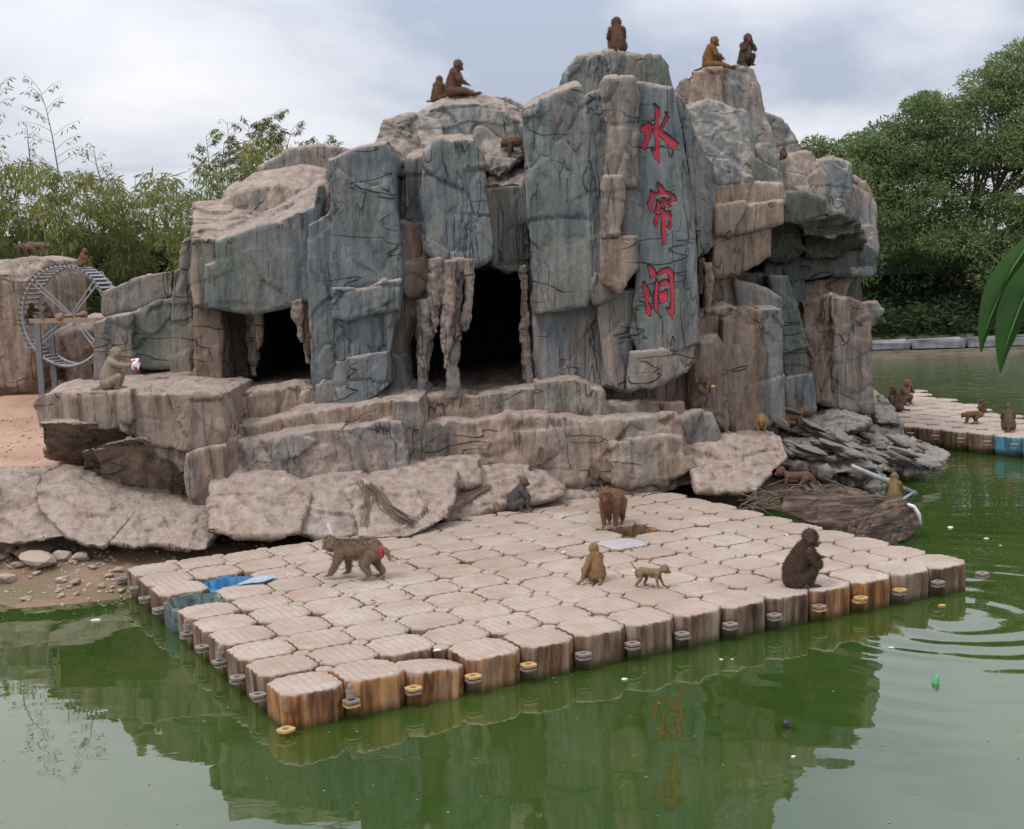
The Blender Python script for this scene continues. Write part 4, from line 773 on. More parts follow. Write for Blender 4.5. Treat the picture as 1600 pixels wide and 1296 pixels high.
ML = [
 ('sit_fold', G(1243, 917, z), 8, 1.0, (.085, .05, .036), 'big dark brown monkey hunched with folded arms on the front right edge of the platform'),
 ('walk', G(560, 903, z), 160, 1.02, (.31,.22,.145), 'shaggy golden-grey monkey with a bare red rump walking left across the platform'),
 ('sit_ground', G(803, 798, z), -6, .80, (.10,.09,.088), 'grey monkey sitting at the back of the platform with its hands down, a twig behind'),
 ('stand', G(958, 823, z), -108, 1.02, (.21,.105,.055), 'reddish monkey standing on all fours facing the camera above the hole in the platform'),
 ('sit_lean', G(933, 908, z), 112, .68, (.34,.20,.10), 'golden monkey seen from the back, sitting and leaning on one arm on the platform'),
 ('baby', G(1016, 918, z), -18, .50, (.27,.18,.10), 'baby monkey with a dark round head walking on the platform, tail raised'),
 ('sit', None, (966, 96), 93, 1.0, RB, 'monkey seen from the back on the very top of the tower with the red writing'),
 ('sit', None, (683, 158), 60, .78, BR, 'smaller of the two monkeys side by side on the dome over the caves'),
 ('sit_out', None, (708, 158), -10, 1.0, RB, 'larger monkey with outstretched legs on the dome over the caves, head bowed'),
 ('sit_out', None, (1108, 117), -8, .93, (.25,.135,.05), 'golden monkey with bowed head and a baby in its lap on the right rock tower'),
 ('sit', None, (1121, 117), -20, .42, (.19,.10,.045), 'infant monkey in the lap of the golden one on the right rock tower'),
 ('sit_mouth', None, (1164, 117), -75, .92, (.10,.06,.045), 'dark monkey facing forward on the right end of the right rock tower'),
 ('crouch', P(812, 246, 18.35), 170, .75, RB, 'monkey mostly hidden in the cleft between the dome and the writing tower'),
 ('sit', P(1222, 250, 18.9), -60, .35, RB, 'small monkey whose head peeks from behind the rocks right of the tower'),
 ('sit_hold', None, (172, 624), 6, .97, PA, 'pale monkey on the overhanging ledge holding a red and white packet'),
 ('sit_mouth', None, (1088, 662), -18, .88, (.10,.075,.055), 'dark monkey eating on the round-topped block under the writing tower'),
 ('crouch', None, (1190, 690), -100, .62, (.28,.17,.06), 'small golden monkey bending down on the step beside the front pillar'),
 ('stand', None, (1237, 684), 12, .72, (.33,.22,.11), 'pale golden monkey standing sideways at the foot of the rock pillars'),
 ('baby', P(1246, 770, 16.6), 155, .75, RB, 'red-brown monkey climbing in the dark gap under the jagged rocks'),
 ('sit', P(1397, 787, 15.6), 70, .72, (.27,.19,.09), 'light brown monkey seen from the back on the edge of the sunken trough'),
 ('sit', G(1403, 643, .33), 200, .96, (.14,.09,.06), 'darker monkey sitting nearest the rocks on the small pier'),
 ('sit_mouth', G(1411, 632, .33), -60, .96, (.25,.15,.09), 'light monkey leaning right behind its dark companion on the small pier'),
 ('sit', G(1537, 645, .33), 190, .50, RB, 'small reddish monkey alone near the back edge of the small pier'),
 ('crouch', G(1520, 662, .33), 172, .56, (.20,.12,.05), 'small monkey crouching low in the middle of the small pier'),
 ('sit', G(1576, 673, .33), 75, .86, (.15,.11,.075), 'grey-brown monkey seen from the back at the right end of the small pier'),
 ('sit', G(1332, 843, .0), -90, .45, (.20,.11,.07), 'monkey in the water behind the platform with only its head showing'),
]
MK = []
for m_ in ML:
    if m_[1] is None: k, _, px, rz, sz_, c, lb2 = m_; at = hit(px[0], px[1], .22, .8)
    else: k, at, rz, sz_, c, lb2 = m_
    pt = 0; MK.append((k, tuple(at), rz, sz_, c, lb2))
for a_ in MK: monkey(*a_)
BIGLEAF.node_tree.nodes['Principled BSDF'].inputs['Specular IOR Level'].default_value = .15
# more macaques round the running wheel
WY = 20.2; WC = Vector(P(112, 494, WY)); WR = .765; WA = math.radians(17); WW = .36
ax = Vector((math.sin(WA), math.cos(WA), 0)); uu = Vector((math.cos(WA), -math.sin(WA), 0)); kk = Vector((0, 0, 1))
wh = thing('running_wheel', 'metal treadmill wheel with slatted rim and four spokes in front of pale boulders', 'running wheel', tuple(WC))
def wp(t, r, a=0.): return uu*(r*math.cos(t))+kk*(r*math.sin(t))+ax*a
for s_ in (-1, 1):
    b = MB(); n = 72
    for k in range(n):
        t0 = 2*math.pi*k/n; t1 = 2*math.pi*(k+1)/n; v = [wp(t, r, s_*WW/2+a) for t in (t0, t1) for r, a in ((WR-.025, -.012), (WR+.012, -.012), (WR+.012, .012), (WR-.025, .012))]; b.add(v, [(0, 4, 5, 1), (1, 5, 6, 2), (2, 6, 7, 3), (3, 7, 4, 0)])
    ob('rim', b.me('rim', True), METAL, wh)
sl = MB(); sl.box((0, 0, 0), (.034, WW+.05, .018)); SL = sl.me('slat'); SL.materials.append(METAL); cp = MB(); cp.tube([(0, -.012, 0), (0, .012, 0)], .013, 6); CP = cp.me('slat_end'); CP.materials.append(DARKM)
for k in range(60):
    t = 2*math.pi*(k+.5)/60; R3 = Matrix((tuple(wp(t+math.pi/2, 1)), tuple(ax), tuple(wp(t, 1)))).transposed().to_4x4()
    o = ob('slat', SL, None, wh); o.matrix_local = Matrix.Translation(wp(t, WR+.01)) @ R3
    for s_ in (-1,): q = ob('slat_end', CP, None, o, (0, s_*(WW/2+.04), .01))
for ang in (133, 40, -42, 218):
    t = math.radians(ang)
    for s_ in (-1,):
        b = MB(); e1 = wp(t, WR-.02, s_*WW/2); o1 = wp(t+math.pi/2, .035)
        for q in (-1, 1): b.bar(o1*q*.5, e1+o1*q*1.1, .016, .022)
        b.bar(e1*.82-o1, e1*.82+o1, .02, .02); ob('spoke', b.me('spoke'), METAL, wh)
b = MB(); b.tube([-ax*.32, ax*.32], .03, 12); b.tube([-ax*.33, -ax*.27], .062, 14); b.tube([ax*.27, ax*.33], .062, 14); ob('hub', b.me('hub', True), RUSTY, wh)
stb = Vector(P(70, 620, 19.9)); ws = thing('wheel_stand', 'grey steel post frame with rusty beam carrying the running wheel', 'stand', tuple(stb))
for s_, (xa, xb) in ((-1, (58, 58)), (1, (79, 79))):
    y_ = WC.y+s_*.28; a_ = Vector(P(xa, 505, y_))-stb; c_ = Vector(a_); c_.z = -.35; b = MB(); b.bar(a_, c_, .085, .06); ob('post', b.me('post'), POST, ws)
    b = MB(); a_ = Vector(P(46, 502, y_))-stb; c_ = Vector(P(166, 500, y_))-stb; b.bar(a_, c_, .05, .07); ob('beam', b.me('beam'), RUSTY, ws)
    b = MB(); a_ = Vector(P(150, 505, y_))-stb; c_ = Vector(a_); c_.z = -.35; b.bar(a_, c_, .06, .06); ob('post', b.me('post'), POST, ws)
def wpos(t, r, a=0): return tuple(WC+wp(math.radians(t), r, a))
monkey('sit', wpos(72, WR+.02), 5, .54, (.24, .13, .07), 'small monkey balancing on top of the running wheel')
monkey('walk', Vector(wpos(172, WR-.10))-Vector((0, 0, .12)), -30, .5, (.15, .09, .05), 'monkey clinging inside the left rim of the running wheel', pitch=-1.0)
monkey('sit', Vector(wpos(180, .18, -.3))-Vector((0, 0, .02)), 200, .52, (.14, .10, .08), 'monkey sitting by the hub of the running wheel')
monkey('sit', Vector(P(86, 590, 20.6))-Vector((0, 0, .05)), 60, .75, (.12, .08, .05), 'dark monkey sitting behind the post of the running wheel')
monkey('crouch', Vector(wpos(-58, WR-.03)), 20, .52, (.22, .12, .05), 'brown monkey crouching in the bottom of the running wheel')
for px, rz, c, lb2 in ((42, 160, (.12, .09, .07), 'left one of the pair lying on top of the tall boulder'), (60, 20, (.20, .13, .08), 'right one of the pair on top of the tall boulder')):
    monkey('crouch', hit(px, 418, .3, .8), rz, .62, c, lb2)
# food, packet
pk_ = MB(); pk_.add([(-.05, 0, -.06), (.04, -.02, -.07), (.06, .01, .0), (.05, .02, .07), (-.04, -.01, .06), (0, -.05, 0), (0, .045, .01)], [(0, 1, 5), (1, 2, 5), (2, 3, 5), (3, 4, 5), (4, 0, 5), (1, 0, 6), (2, 1, 6), (3, 2, 6), (4, 3, 6), (0, 4, 6)])
pm = M('red_white_packet', .35); pm.col(pm.ramp(pm.noise(14, 2), [(.47, (.6, .03, .08)), (.5, (.75, .72, .72))])); base = next(m for m in MK if m[0] == 'sit_hold')[1]
tag(ob('snack_packet', pk_.me('snack_packet'), pm.m, None, (base[0]+.33, base[1]-.03, base[2]+.295)), 'crumpled red and white snack packet in the hands of the pale monkey', 'packet')
base = next(m for m in MK if m[0] == 'sit_mouth')[1]
fd = MB(); fd.tube([(-.03, 0, 0), (0, 0, .006), (.04, 0, 0)], [.012, .022, .01], 8); base = [m for m in MK if 'round-topped' in m[5]][0][1]
tag(ob('food_scrap', fd.me('food_scrap', True), ORANGE, None, (base[0]+.22, base[1]-.06, base[2]+.30)), 'yellow piece of food held by the dark monkey on the block', 'food')
# ------------------------------------------------------------------ leaves
def leaves(name, cen, dirs, L, Wd, tone, mat, parent=None, base=(0, 0, 0), stuff=False):
    n = len(cen); s_ = np.cross(dirs, rng.normal(0, 1, (n, 3))); s_ /= np.linalg.norm(s_, axis=1)[:, None]+1e-6; L = np.broadcast_to(L, n)[:, None]; Wd = np.broadcast_to(Wd, n)[:, None]
    V = np.stack([cen, cen+dirs*L*.45+s_*Wd, cen+dirs*L, cen+dirs*L*.45-s_*Wd], 1).reshape(-1, 3)-np.array(base); me = mesh(name, V, np.arange(n*4).reshape(-1, 4), False)
    c = np.zeros((n*4, 4)); c[:, 0] = np.repeat(np.clip(tone, 0, 1), 4); c[:, 3] = 1; colattr(me, 'tone', c); return ob(name, me, mat, parent, stuff=stuff)
def puff(c, r, n, flat=.75):
    d = rng.normal(0, 1, (n, 3)); d /= np.linalg.norm(d, axis=1)[:, None]; rad = r*rng.uniform(.35, 1.05, n)**.6; return np.array(c)+d*rad[:, None]*np.array([1, 1, flat]), d
# bamboo along the left
tx_ = [-260, -40, 0, 60, 130, 185, 240, 300, 335, 352, 400, 440, 478, 520, 640]; ty_ = [240, 250, 246, 256, 264, 288, 268, 292, 262, 240, 215, 222, 238, 262, 290]
def bamboo(x0, x1, Y, label, dens=1.):
    xc = (x0+x1)/2; b0 = P(xc, 500, Y); b0[2] = 1.5; t = thing('bamboo_clump', label, 'bamboo', tuple(b0), 0, 'bamboo behind the rocks'); C_ = []; Dd = []; T_ = []
    w_ = (x1-x0)/FPX*Y; n = int(w_*13*dens); b = MB()
    for k in range(n):
        px = random.uniform(x0-8, x1+8); top = np.interp(px, tx_, ty_)+random.uniform(-4, 16); y_ = Y+random.uniform(-1.2, 1.3); q = P(px, top, y_); r0 = Vector((b0[0]+random.gauss(0, w_*.3), y_+.3, 1.4)); tp = Vector(q); md = (r0+tp)/2+Vector((random.uniform(-.2, .2), random.uniform(-.2, .2), .5))
        if k % 3 == 0: b.tube([r0-Vector(b0), md-Vector(b0), tp-Vector(b0)], [.022, .016, .006], 5)
        H_ = tp.z-1.5; m_ = max(3, int(H_*1.9))
        for j in range(m_):
            z_ = 1.5+H_*(j+random.random())/m_; f_ = (z_-1.5)/H_; c = (r0.lerp(tp, f_)); c.z = z_; c.x += random.gauss(0, .35)*(1-.4*f_); c.y += random.gauss(0, .4); rr = random.uniform(.22, .42)*(1.15-.35*f_); nn_ = int(66*dens)
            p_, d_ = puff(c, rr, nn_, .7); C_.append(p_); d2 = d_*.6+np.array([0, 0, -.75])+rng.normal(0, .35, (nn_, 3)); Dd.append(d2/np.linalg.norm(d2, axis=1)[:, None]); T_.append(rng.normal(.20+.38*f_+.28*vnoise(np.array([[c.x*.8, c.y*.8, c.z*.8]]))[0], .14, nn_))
    C_ = np.concatenate(C_); leaves('foliage', C_, np.concatenate(Dd), rng.uniform(.12, .24, len(C_)), .017, np.concatenate(T_), BAMBOO, t, b0)
    ob('culm', b.me('culm', True), CULM, t)
bl_ = ['bamboo clump at the left edge above the tall boulder', 'bamboo clump directly behind the running wheel', 'yellowish bamboo clump between the wheel and the rock mountain', 'bamboo clump touching the left shoulder of the mountain', 'tall feathery bamboo rising over the left hood of the mountain', 'bamboo clump partly hidden behind the tall left column']
for (x0, x1, Y), lb2 in zip([(-90, 45, 29), (45, 150, 28.2), (150, 245, 29.2), (245, 345, 28), (335, 470, 29.5), (470, 600, 30.5)], bl_): bamboo(x0, x1, Y, lb2)
bamboo(-300, -90, 29, 'bamboo clump beyond the left edge of the picture', .5)
def sprig(pts, Y, label, n=10, ln=.5, lf=9):
    q = [Vector(P(x, y, Y)) for x, y in pts]; b0 = q[0].copy(); t = thing('bamboo_shoot', label, 'bamboo', tuple(b0), 0, 'thin bamboo stems against the sky'); b = MB(); b.tube([p-b0 for p in q], np.linspace(.016, .004, len(q)), 5); C_ = []; Dd = []
    for k in range(n):
        f_ = (k+.5)/n*(len(q)-1); i = min(int(f_), len(q)-2); p = q[i].lerp(q[i+1], f_-i); a = random.choice((-1, 1)); e_ = p+Vector((a*ln*random.uniform(.4, 1)*(1.1-f_/len(q)*.7), random.uniform(-.2, .2), ln*random.uniform(.2, .5))); b.tube([p-b0, p.lerp(e_, .5)-b0+Vector((0, 0, .05)), e_-b0], [.005, .004, .002], 4)
        for j in range(lf): c = p.lerp(e_, random.uniform(.35, 1)); C_.append(tuple(c)); d = Vector((random.gauss(0, .5)+a*.3, random.gauss(0, .4), random.uniform(-1, -.1))).normalized(); Dd.append(tuple(d))
    ob('culm', b.me('culm'), TWIG, t); leaves('foliage', np.array(C_), np.array(Dd), rng.uniform(.09, .17, len(C_)), .013, rng.uniform(.1, .5, len(C_)), BAMBOO, t, b0)
sprig([(92, 275), (82, 215), (72, 170), (62, 140)], 28, 'tallest thin bamboo stem with drooping tip above the wheel', 16, .75, 9)
sprig([(48, 260), (44, 225), (42, 195)], 28, 'short bare stem just left of the tallest thin stem', 7, .3, 4)
sprig([(158, 285), (150, 255), (147, 232)], 28, 'short bushy tipped stem right of the tallest thin stem', 10, .45, 5)
sprig([(-25, 270), (-12, 200), (2, 130)], 27, 'thin bamboo stem cut by the left edge of the picture', 14, .6, 8)
sprig([(362, 290), (358, 240), (355, 190)], 29, 'bare twiggy stem left of the feathery bamboo over the hood', 10, .5, 3)
for k, (x, y, x2, y2) in enumerate([(418, 260, 425, 178), (395, 262, 388, 195), (440, 262, 455, 205), (330, 290, 322, 212), (500, 250, 505, 225), (410, 262, 405, 188), (345, 285, 350, 222)]):
    sprig([(x, y), ((x+x2)/2, (y+y2)/2), (x2, y2)], 29.3, ['leafy bamboo tip, the highest above the hood', 'leafy bamboo tip left of the highest one above the hood', 'leafy bamboo tip right of the highest one above the hood', 'leafy bamboo tip over the left shoulder of the mountain', 'small leafy tip beside the top of the left column', 'leafy bamboo tip in the middle of the feathery group', 'leafy tip at the left end of the feathery group'][k], 14, .55, 26)
# big tree on the right
def tree(poly_top, x0, x1, ybot, Y, depth, npuff, nl, trunk, label, group=None, mat=TREE, rr=(.4, .95)):
    b0 = Vector(P(*trunk[0], Y)); b0.z = .6; t = thing('broadleaf_tree', label, 'tree', tuple(b0), 0, group); C_ = []; Dd = []; T_ = []; cs = []
    xs_, ys_ = zip(*poly_top)
    for k in range(npuff):
        px = random.uniform(x0, x1); r = random.uniform(*rr); top = np.interp(px, xs_, ys_)+r*FPX/Y*.8; u_ = random.random()**1.25
        if top > ybot: continue
        py = top+(ybot-top)*u_; y_ = Y+random.uniform(-1, 1)*depth*(.35+.65*u_); c = P(px, py, y_); cs.append(Vector(c)); p_, d_ = puff(c, r, nl, .6); C_.append(p_); d2 = d_*.7+np.array([0, 0, -.15])+rng.normal(0, .45, (nl, 3)); Dd.append(d2/np.linalg.norm(d2, axis=1)[:, None])
        T_.append(rng.normal(.42+.30*vnoise(np.array([c*.45]))[0]+.1*(1-u_), .17, nl))
    C_ = np.concatenate(C_); leaves('crown', C_, np.concatenate(Dd), rng.uniform(.10, .20, len(C_)), .026, np.concatenate(T_), mat, t, b0)
    tr = MB(); nodes = [Vector(P(x, y, Y)) for x, y in trunk]; nodes[0].z = .5; tr.tube([q-b0 for q in nodes], np.linspace(.28, .08, len(nodes)), 10); ob('trunk', tr.me('trunk', True), BARK, t)
    br = MB()
    for k in range(46):
        c = random.choice(cs); i = random.randrange(1, len(nodes)); s_ = nodes[i]; m_ = s_.lerp(c, .5)+Vector((random.uniform(-.4, .4), random.uniform(-.4, .4), random.uniform(.1, .6))); br.tube([s_-b0, m_-b0, c-b0], [.07, .045, .015], 6)
    ob('limb', br.me('limb', True), BARK, t)
tree([(1255, 250), (1300, 232), (1345, 200), (1372, 178), (1440, 142), (1500, 122), (1560, 70), (1600, 52), (1700, 60), (1800, 120), (1900, 200)], 1325, 1860, 435, 46, 3.2, 560, 300, [(1600, 540), (1560, 500), (1520, 440), (1500, 390), (1540, 330), (1600, 260)], 'big spreading feathery-leaved tree on the far bank at the right')
tree([(1240, 235), (1275, 205), (1300, 208), (1330, 200), (1400, 230), (1450, 300)], 1258, 1420, 450, 50, 1.5, 130, 330, [(1370, 540), (1350, 440), (1330, 330)], 'smaller tree on the far bank just behind the right end of the mountain', rr=(.4, .8))
# understory on the far bank
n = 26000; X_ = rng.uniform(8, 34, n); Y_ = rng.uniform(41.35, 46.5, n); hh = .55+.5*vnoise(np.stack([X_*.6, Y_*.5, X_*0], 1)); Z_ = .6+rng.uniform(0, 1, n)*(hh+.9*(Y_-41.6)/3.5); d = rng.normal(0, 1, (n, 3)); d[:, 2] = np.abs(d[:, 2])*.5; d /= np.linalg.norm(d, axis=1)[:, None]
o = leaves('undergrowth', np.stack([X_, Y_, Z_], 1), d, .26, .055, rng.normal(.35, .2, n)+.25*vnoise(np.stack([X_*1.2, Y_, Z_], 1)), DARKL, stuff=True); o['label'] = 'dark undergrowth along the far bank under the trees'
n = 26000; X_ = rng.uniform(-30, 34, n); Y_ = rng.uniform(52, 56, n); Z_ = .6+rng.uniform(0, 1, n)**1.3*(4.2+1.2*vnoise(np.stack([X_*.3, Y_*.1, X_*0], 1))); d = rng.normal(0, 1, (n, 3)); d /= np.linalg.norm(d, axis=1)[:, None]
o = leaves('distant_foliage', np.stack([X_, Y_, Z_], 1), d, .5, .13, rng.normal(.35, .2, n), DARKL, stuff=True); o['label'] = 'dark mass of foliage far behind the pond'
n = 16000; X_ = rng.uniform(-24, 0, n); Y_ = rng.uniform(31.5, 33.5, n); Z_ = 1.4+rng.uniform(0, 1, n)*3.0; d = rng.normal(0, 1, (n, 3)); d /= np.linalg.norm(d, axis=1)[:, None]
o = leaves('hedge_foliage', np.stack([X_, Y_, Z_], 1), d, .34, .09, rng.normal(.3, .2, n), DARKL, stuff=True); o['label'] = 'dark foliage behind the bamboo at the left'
# hut on the far bank
hb = Vector(P(1410, 530, 47.5)); hb.z = .6; hu = thing('garden_hut', 'dark open hut with a green roof in the shade of the far bank', 'hut', tuple(hb)); HG = plain('hut_green', (.02, .07, .045)); HD = plain('hut_dark', (.018, .018, .018))
b = MB(); b.box((0, 0, 2.0), (4.6, 2.2, .22)); ob('roof', b.me('roof'), HG, hu)
for x in (-2.1, -.7, .7, 2.1): b = MB(); b.box((x, -1, .95), (.1, .1, 1.9)); ob('post', b.me('post'), HD, hu)
b = MB(); b.box((0, 1.0, .95), (4.4, .08, 1.9)); ob('back_wall', b.me('back_wall'), HD, hu)
b = MB(); b.box((0, -1.05, .75), (4.2, .06, .06)); ob('railing', b.me('railing'), METAL, hu)
# far bank wall
CONC = simple('bank_concrete', [(.3, (.13, .11, .08)), (.6, (.24, .20, .15))], 2, .9, .6, .02, (1, 1, 3)); WST = simple('bank_wall_stone', [(.35, (.10, .105, .115)), (.65, (.24, .245, .26))], 2.5, .85, .8, .04)
fw = thing('bank_wall', 'low pond wall of grey stones on a concrete footing across the water', 'wall', (14, 40.7, 0))
b = MB(); b.box((2, 0, .0), (22, .9, .5)); b.box((2, -.48, .02), (22, .1, .24)); b.box((11.5, -6, .05), (.9, 12, .62)); ob('footing', b.me('footing'), CONC, fw)
x = -8.5
while x < 12:
    w_ = random.uniform(.9, 1.9); h_ = random.uniform(.26, .36); q = bmesh.new(); bmesh.ops.create_cube(q, size=1); bmesh.ops.scale(q, vec=(w_-.05, .6, h_), verts=q.verts[:]); bmesh.ops.bevel(q, geom=q.edges[:], offset=.05, segments=2, affect='EDGES')
    for v_ in q.verts: v_.co += Vector((random.uniform(-.02, .02), random.uniform(-.03, .03), random.uniform(-.03, .03)))
    me = bpy.data.meshes.new('stone'); q.to_mesh(me); q.free(); ob('stone', me, WST, fw, (x+w_/2, -.05+random.uniform(-.04, .04), .25+h_/2+.002)); x += w_
# ------------------------------------------------------------------ shore stones and litter
def stone_me(seed, flat=.55):
    q = bmesh.new(); bmesh.ops.create_icosphere(q, subdivisions=2, radius=.5); rr = random.Random(seed)
    ks = [(Vector((rr.gauss(0, 1), rr.gauss(0, 1), rr.gauss(0, 1))).normalized(), rr.uniform(.28, .42)) for _ in range(9)]
    for v_ in q.verts:
        for d_, k_ in ks:
            e_ = v_.co.dot(d_)-k_
            if e_ > 0: v_.co -= d_*e_*.9
        v_.co.z *= flat
    me = bpy.data.meshes.new('stone'); q.to_mesh(me); q.free(); me.materials.append(STONE); return me
SM = [stone_me(k) for k in range(8)]
def ground_at(x, y): return float(gz(np.array([x]), np.array([y]))[0]+.05*fbm(np.array([[x*1.7, y*1.7, 0.]]), 4)[0]*min(max((y-11)*.5, 0), 1))
big_ = [(55, 882, .34), (98, 886, .24), (128, 886, .22), (150, 872, .2), (62, 893, .36), (10, 905, .2), (118, 907, .13), (95, 905, .13), (152, 862, .16), (172, 868, .12), (22, 878, .18), (40, 925, .1), (92, 915, .09), (170, 900, .1), (145, 893, .09), (30, 895, .14), (185, 893, .1), (5, 883, .2), (280, 845, .22), (262, 850, .18), (240, 858, .2), (308, 848, .2), (215, 866, .16), (195, 850, .2), (120, 848, .16), (70, 850, .15), (420, 826, .16), (450, 822, .14), (500, 820, .2), (390, 828, .14), (350, 836, .16)]
big_ = [(a, b, c*1.35) for a, b, c in big_]
for k in range(46): big_.append((random.uniform(0, 330), random.uniform(852, 925), random.uniform(.05, .14)))
big_ = [q for q in big_ if not (q[0] > 190 and q[1] > 868)]
for k, (px, py, s_) in enumerate(big_):
    p = G(px, py, .12); o = ob('shore_stone', SM[k % 8], None, None, (p[0], p[1], ground_at(p[0], p[1])+s_*.12)); o.scale = (s_, s_*random.uniform(.7, 1), s_*random.uniform(.6, 1)); o.rotation_euler = (random.uniform(-.2, .2), random.uniform(-.2, .2), random.uniform(0, 6))
    own = {0: 'big pale flat stone at the left of the three large stones on the shore', 1: 'middle one of the three large pale stones lying side by side on the shore', 2: 'right one of the three large pale stones on the shore, nearest the platform', 4: 'broad flat stone just in front of the three large shore stones', 10: 'mossy edged stone on the slope near the left border of the picture', 18: 'stone wedged against the back left corner of the platform'}
    tag(o, own.get(k, 'loose pale stone on the muddy shore left of the platform'), 'stone', 'loose stones on the muddy shore')
gv = []; gf = []; tmp = SM[0]; bv = [v_.co.copy() for v_ in stone_me(3).vertices]; 
q = bmesh.new(); bmesh.ops.create_icosphere(q, subdivisions=1, radius=.5); bm_v = np.array([v_.co for v_ in q.verts]); bm_f = np.array([[v_.index for v_ in f.verts] for f in q.faces]); q.free(); VV = []; FF = []
for k in range(2600):
    x = random.uniform(-8, -2.2); y = random.uniform(12.7, 16.2)
    if random.random() < .3: x = random.uniform(-9, -4.5); y = random.uniform(16, 20)
    z_ = ground_at(x, y)
    if z_ < -.02: continue
    s_ = random.uniform(.012, .07)*random.uniform(.5, 1); VV.append(bm_v*s_*np.array([1, random.uniform(.6, 1), .6])+rng.normal(0, s_*.08, bm_v.shape)+np.array([x, y, z_+s_*.1])); FF.append(bm_f+len(VV)*len(bm_v)-len(bm_v))
o = ob('shore_gravel', mesh('gravel', np.concatenate(VV), np.concatenate(FF), False), STONE, stuff=True); o['label'] = 'gravel scattered over the muddy shore and the red sand'
def scrap(px, py, z_, s_, mat, name, label, cat, grp=None, kind='flat'):
    p = G(px, py, z_); b = MB(); rr = [Vector((math.cos(a)*random.uniform(.6, 1), math.sin(a)*random.uniform(.35, .7), 0)) for a in np.linspace(0, 6.28, 8)[:-1]]
    b.add([v_*s_ for v_ in rr]+[(v_*s_*.8)+Vector((0, 0, s_*.18)) for v_ in rr], [tuple(range(7))[::-1], tuple(range(7, 14))]+[(i, (i+1) % 7, 7+(i+1) % 7, 7+i) for i in range(7)]); o = ob(name, b.me(name), mat, None, (p[0], p[1], z_+.003)); o.rotation_euler = (0, 0, random.uniform(-.5, .5)); return tag(o, label, cat, grp)
for px, py, s_, mt_, nm, lb2, ct in [(1485, 825, .06, WHITE, 'floating_litter', 'white foam strip floating right of the trough', 'litter'), (1541, 842, .035, WHITE, 'floating_litter', 'pale lump floating near the right edge', 'litter'), (1521, 835, .03, BLACK, 'floating_litter', 'small dark speck between the two white floating scraps', 'litter'), (1563, 853, .03, ORANGE, 'floating_litter', 'tiny orange scrap afloat at the far right', 'litter'), (1472, 947, .05, ORANGE, 'floating_litter', 'orange peel floating under the right corner of the platform', 'litter'), (975, 1062, .035, WHITE, 'floating_litter', 'white scrap floating in front of the platform', 'litter'), (1127, 1031, .022, WHITE, 'floating_litter', 'left of two yellowish crumbs afloat', 'litter'), (1144, 1031, .018, WHITE, 'floating_litter', 'right of two yellowish crumbs afloat', 'litter'), (1240, 1183, .025, WHITE, 'floating_litter', 'tiny white scrap floating low in the picture', 'litter'), (1393, 1013, .03, WHITE, 'floating_litter', 'white fleck in the ripples left of the green bottle', 'litter'), (150, 970, .06, WHITE, 'floating_litter', 'white scrap in the water by the muddy shore', 'litter')]:
    scrap(px, py, 0, s_, mt_, nm, lb2, ct)
for k in range(26):
    i, j = random.uniform(.5, 13.5), random.uniform(.5, 9.5); x, y, _ = LP(i, j); px = DX+x; py = DY+y; b = MB(); s_ = random.uniform(.012, .035); b.add([(-s_, 0, 0), (0, -s_*.5, .004), (s_, 0, .01), (0, s_*.5, .006), (0, 0, .016)], [(0, 1, 4), (1, 2, 4), (2, 3, 4), (3, 0, 4), (3, 2, 1, 0)])
    w_ = k % 3 == 0; o = ob('crumb', b.me('crumb'), WHITE if w_ else TWIG, None, (px, py, DHT+.006)); o.rotation_euler = (0, 0, random.uniform(0, 6)); tag(o, 'small white scrap lying on the platform' if w_ else 'small dry leaf bit lying on the platform', 'scrap', 'white scraps on the platform' if w_ else 'leaf bits on the platform')
scrap(993, 893, DHT, .05, WHITE, 'paper_scrap', 'crumpled white paper beside the baby monkey', 'paper'); scrap(683, 1017, DHT, .05, WHITE, 'paper_scrap', 'white scrap at the edge of the sunken float', 'paper')
p = G(1462, 1068, 0); b = MB(); b.tube([(0, 0, -.06), (0, 0, -.02), (0, 0, .03), (.01, 0, .055), (.012, 0, .07)], [.02, .03, .028, .017, .011], 12); tag(ob('green_bottle', b.me('green_bottle', True), GREENB, None, tuple(p)), 'small green plastic bottle bobbing in the ripples', 'bottle')
p = G(1228, 1138, 0); b = MB(); b.tube([(0, 0, -.06), (.01, 0, .0), (0, 0, .04), (-.01, 0, .06)], [.01, .026, .03, .012], 8); tag(ob('dark_float', b.me('dark_float', True), BLACK, None, tuple(p)), 'small black object with a white tip floating low in the picture', 'float')
p = G(948, 1036, 0); b = MB(); b.tube([(-.13, 0, 0), (-.11, 0, .0), (.06, 0, 0), (.10, 0, 0), (.13, 0, 0)], [.02, .036, .036, .02, .014], 12); o = tag(ob('clear_bottle', b.me('clear_bottle', True), plain('cloudy_bottle', (.42, .47, .47), .2), None, (p[0], p[1], .008)), 'cloudy plastic bottle lying in the water against the platform', 'bottle'); o.rotation_euler = (0, 0, .35)
bpy.context.view_layer.update()
for k in range(46):
    px = random.uniform(1215, 1450); py = 650+(px-1215)*.22+random.uniform(0, 62)
    if py > 775: continue
    h_ = hit(px, py, .05, .3); me = stone_me(200+k, .6); rockify_s = arrays(me)[0]; me.materials.clear(); s_ = random.uniform(.25, .6)
    o = ob('rock_shard', me, JAG, jg, (h_.x-jb[0], h_.y-jb[1], h_.z-jb[2]+.01)); o.scale = (s_, s_*random.uniform(.35, .7), s_*random.uniform(.2, .45)); o.rotation_euler = (random.uniform(-.35, .35), random.uniform(.1, .6), random.uniform(-.9, .3))
VV = []; FF = []; nb = 0
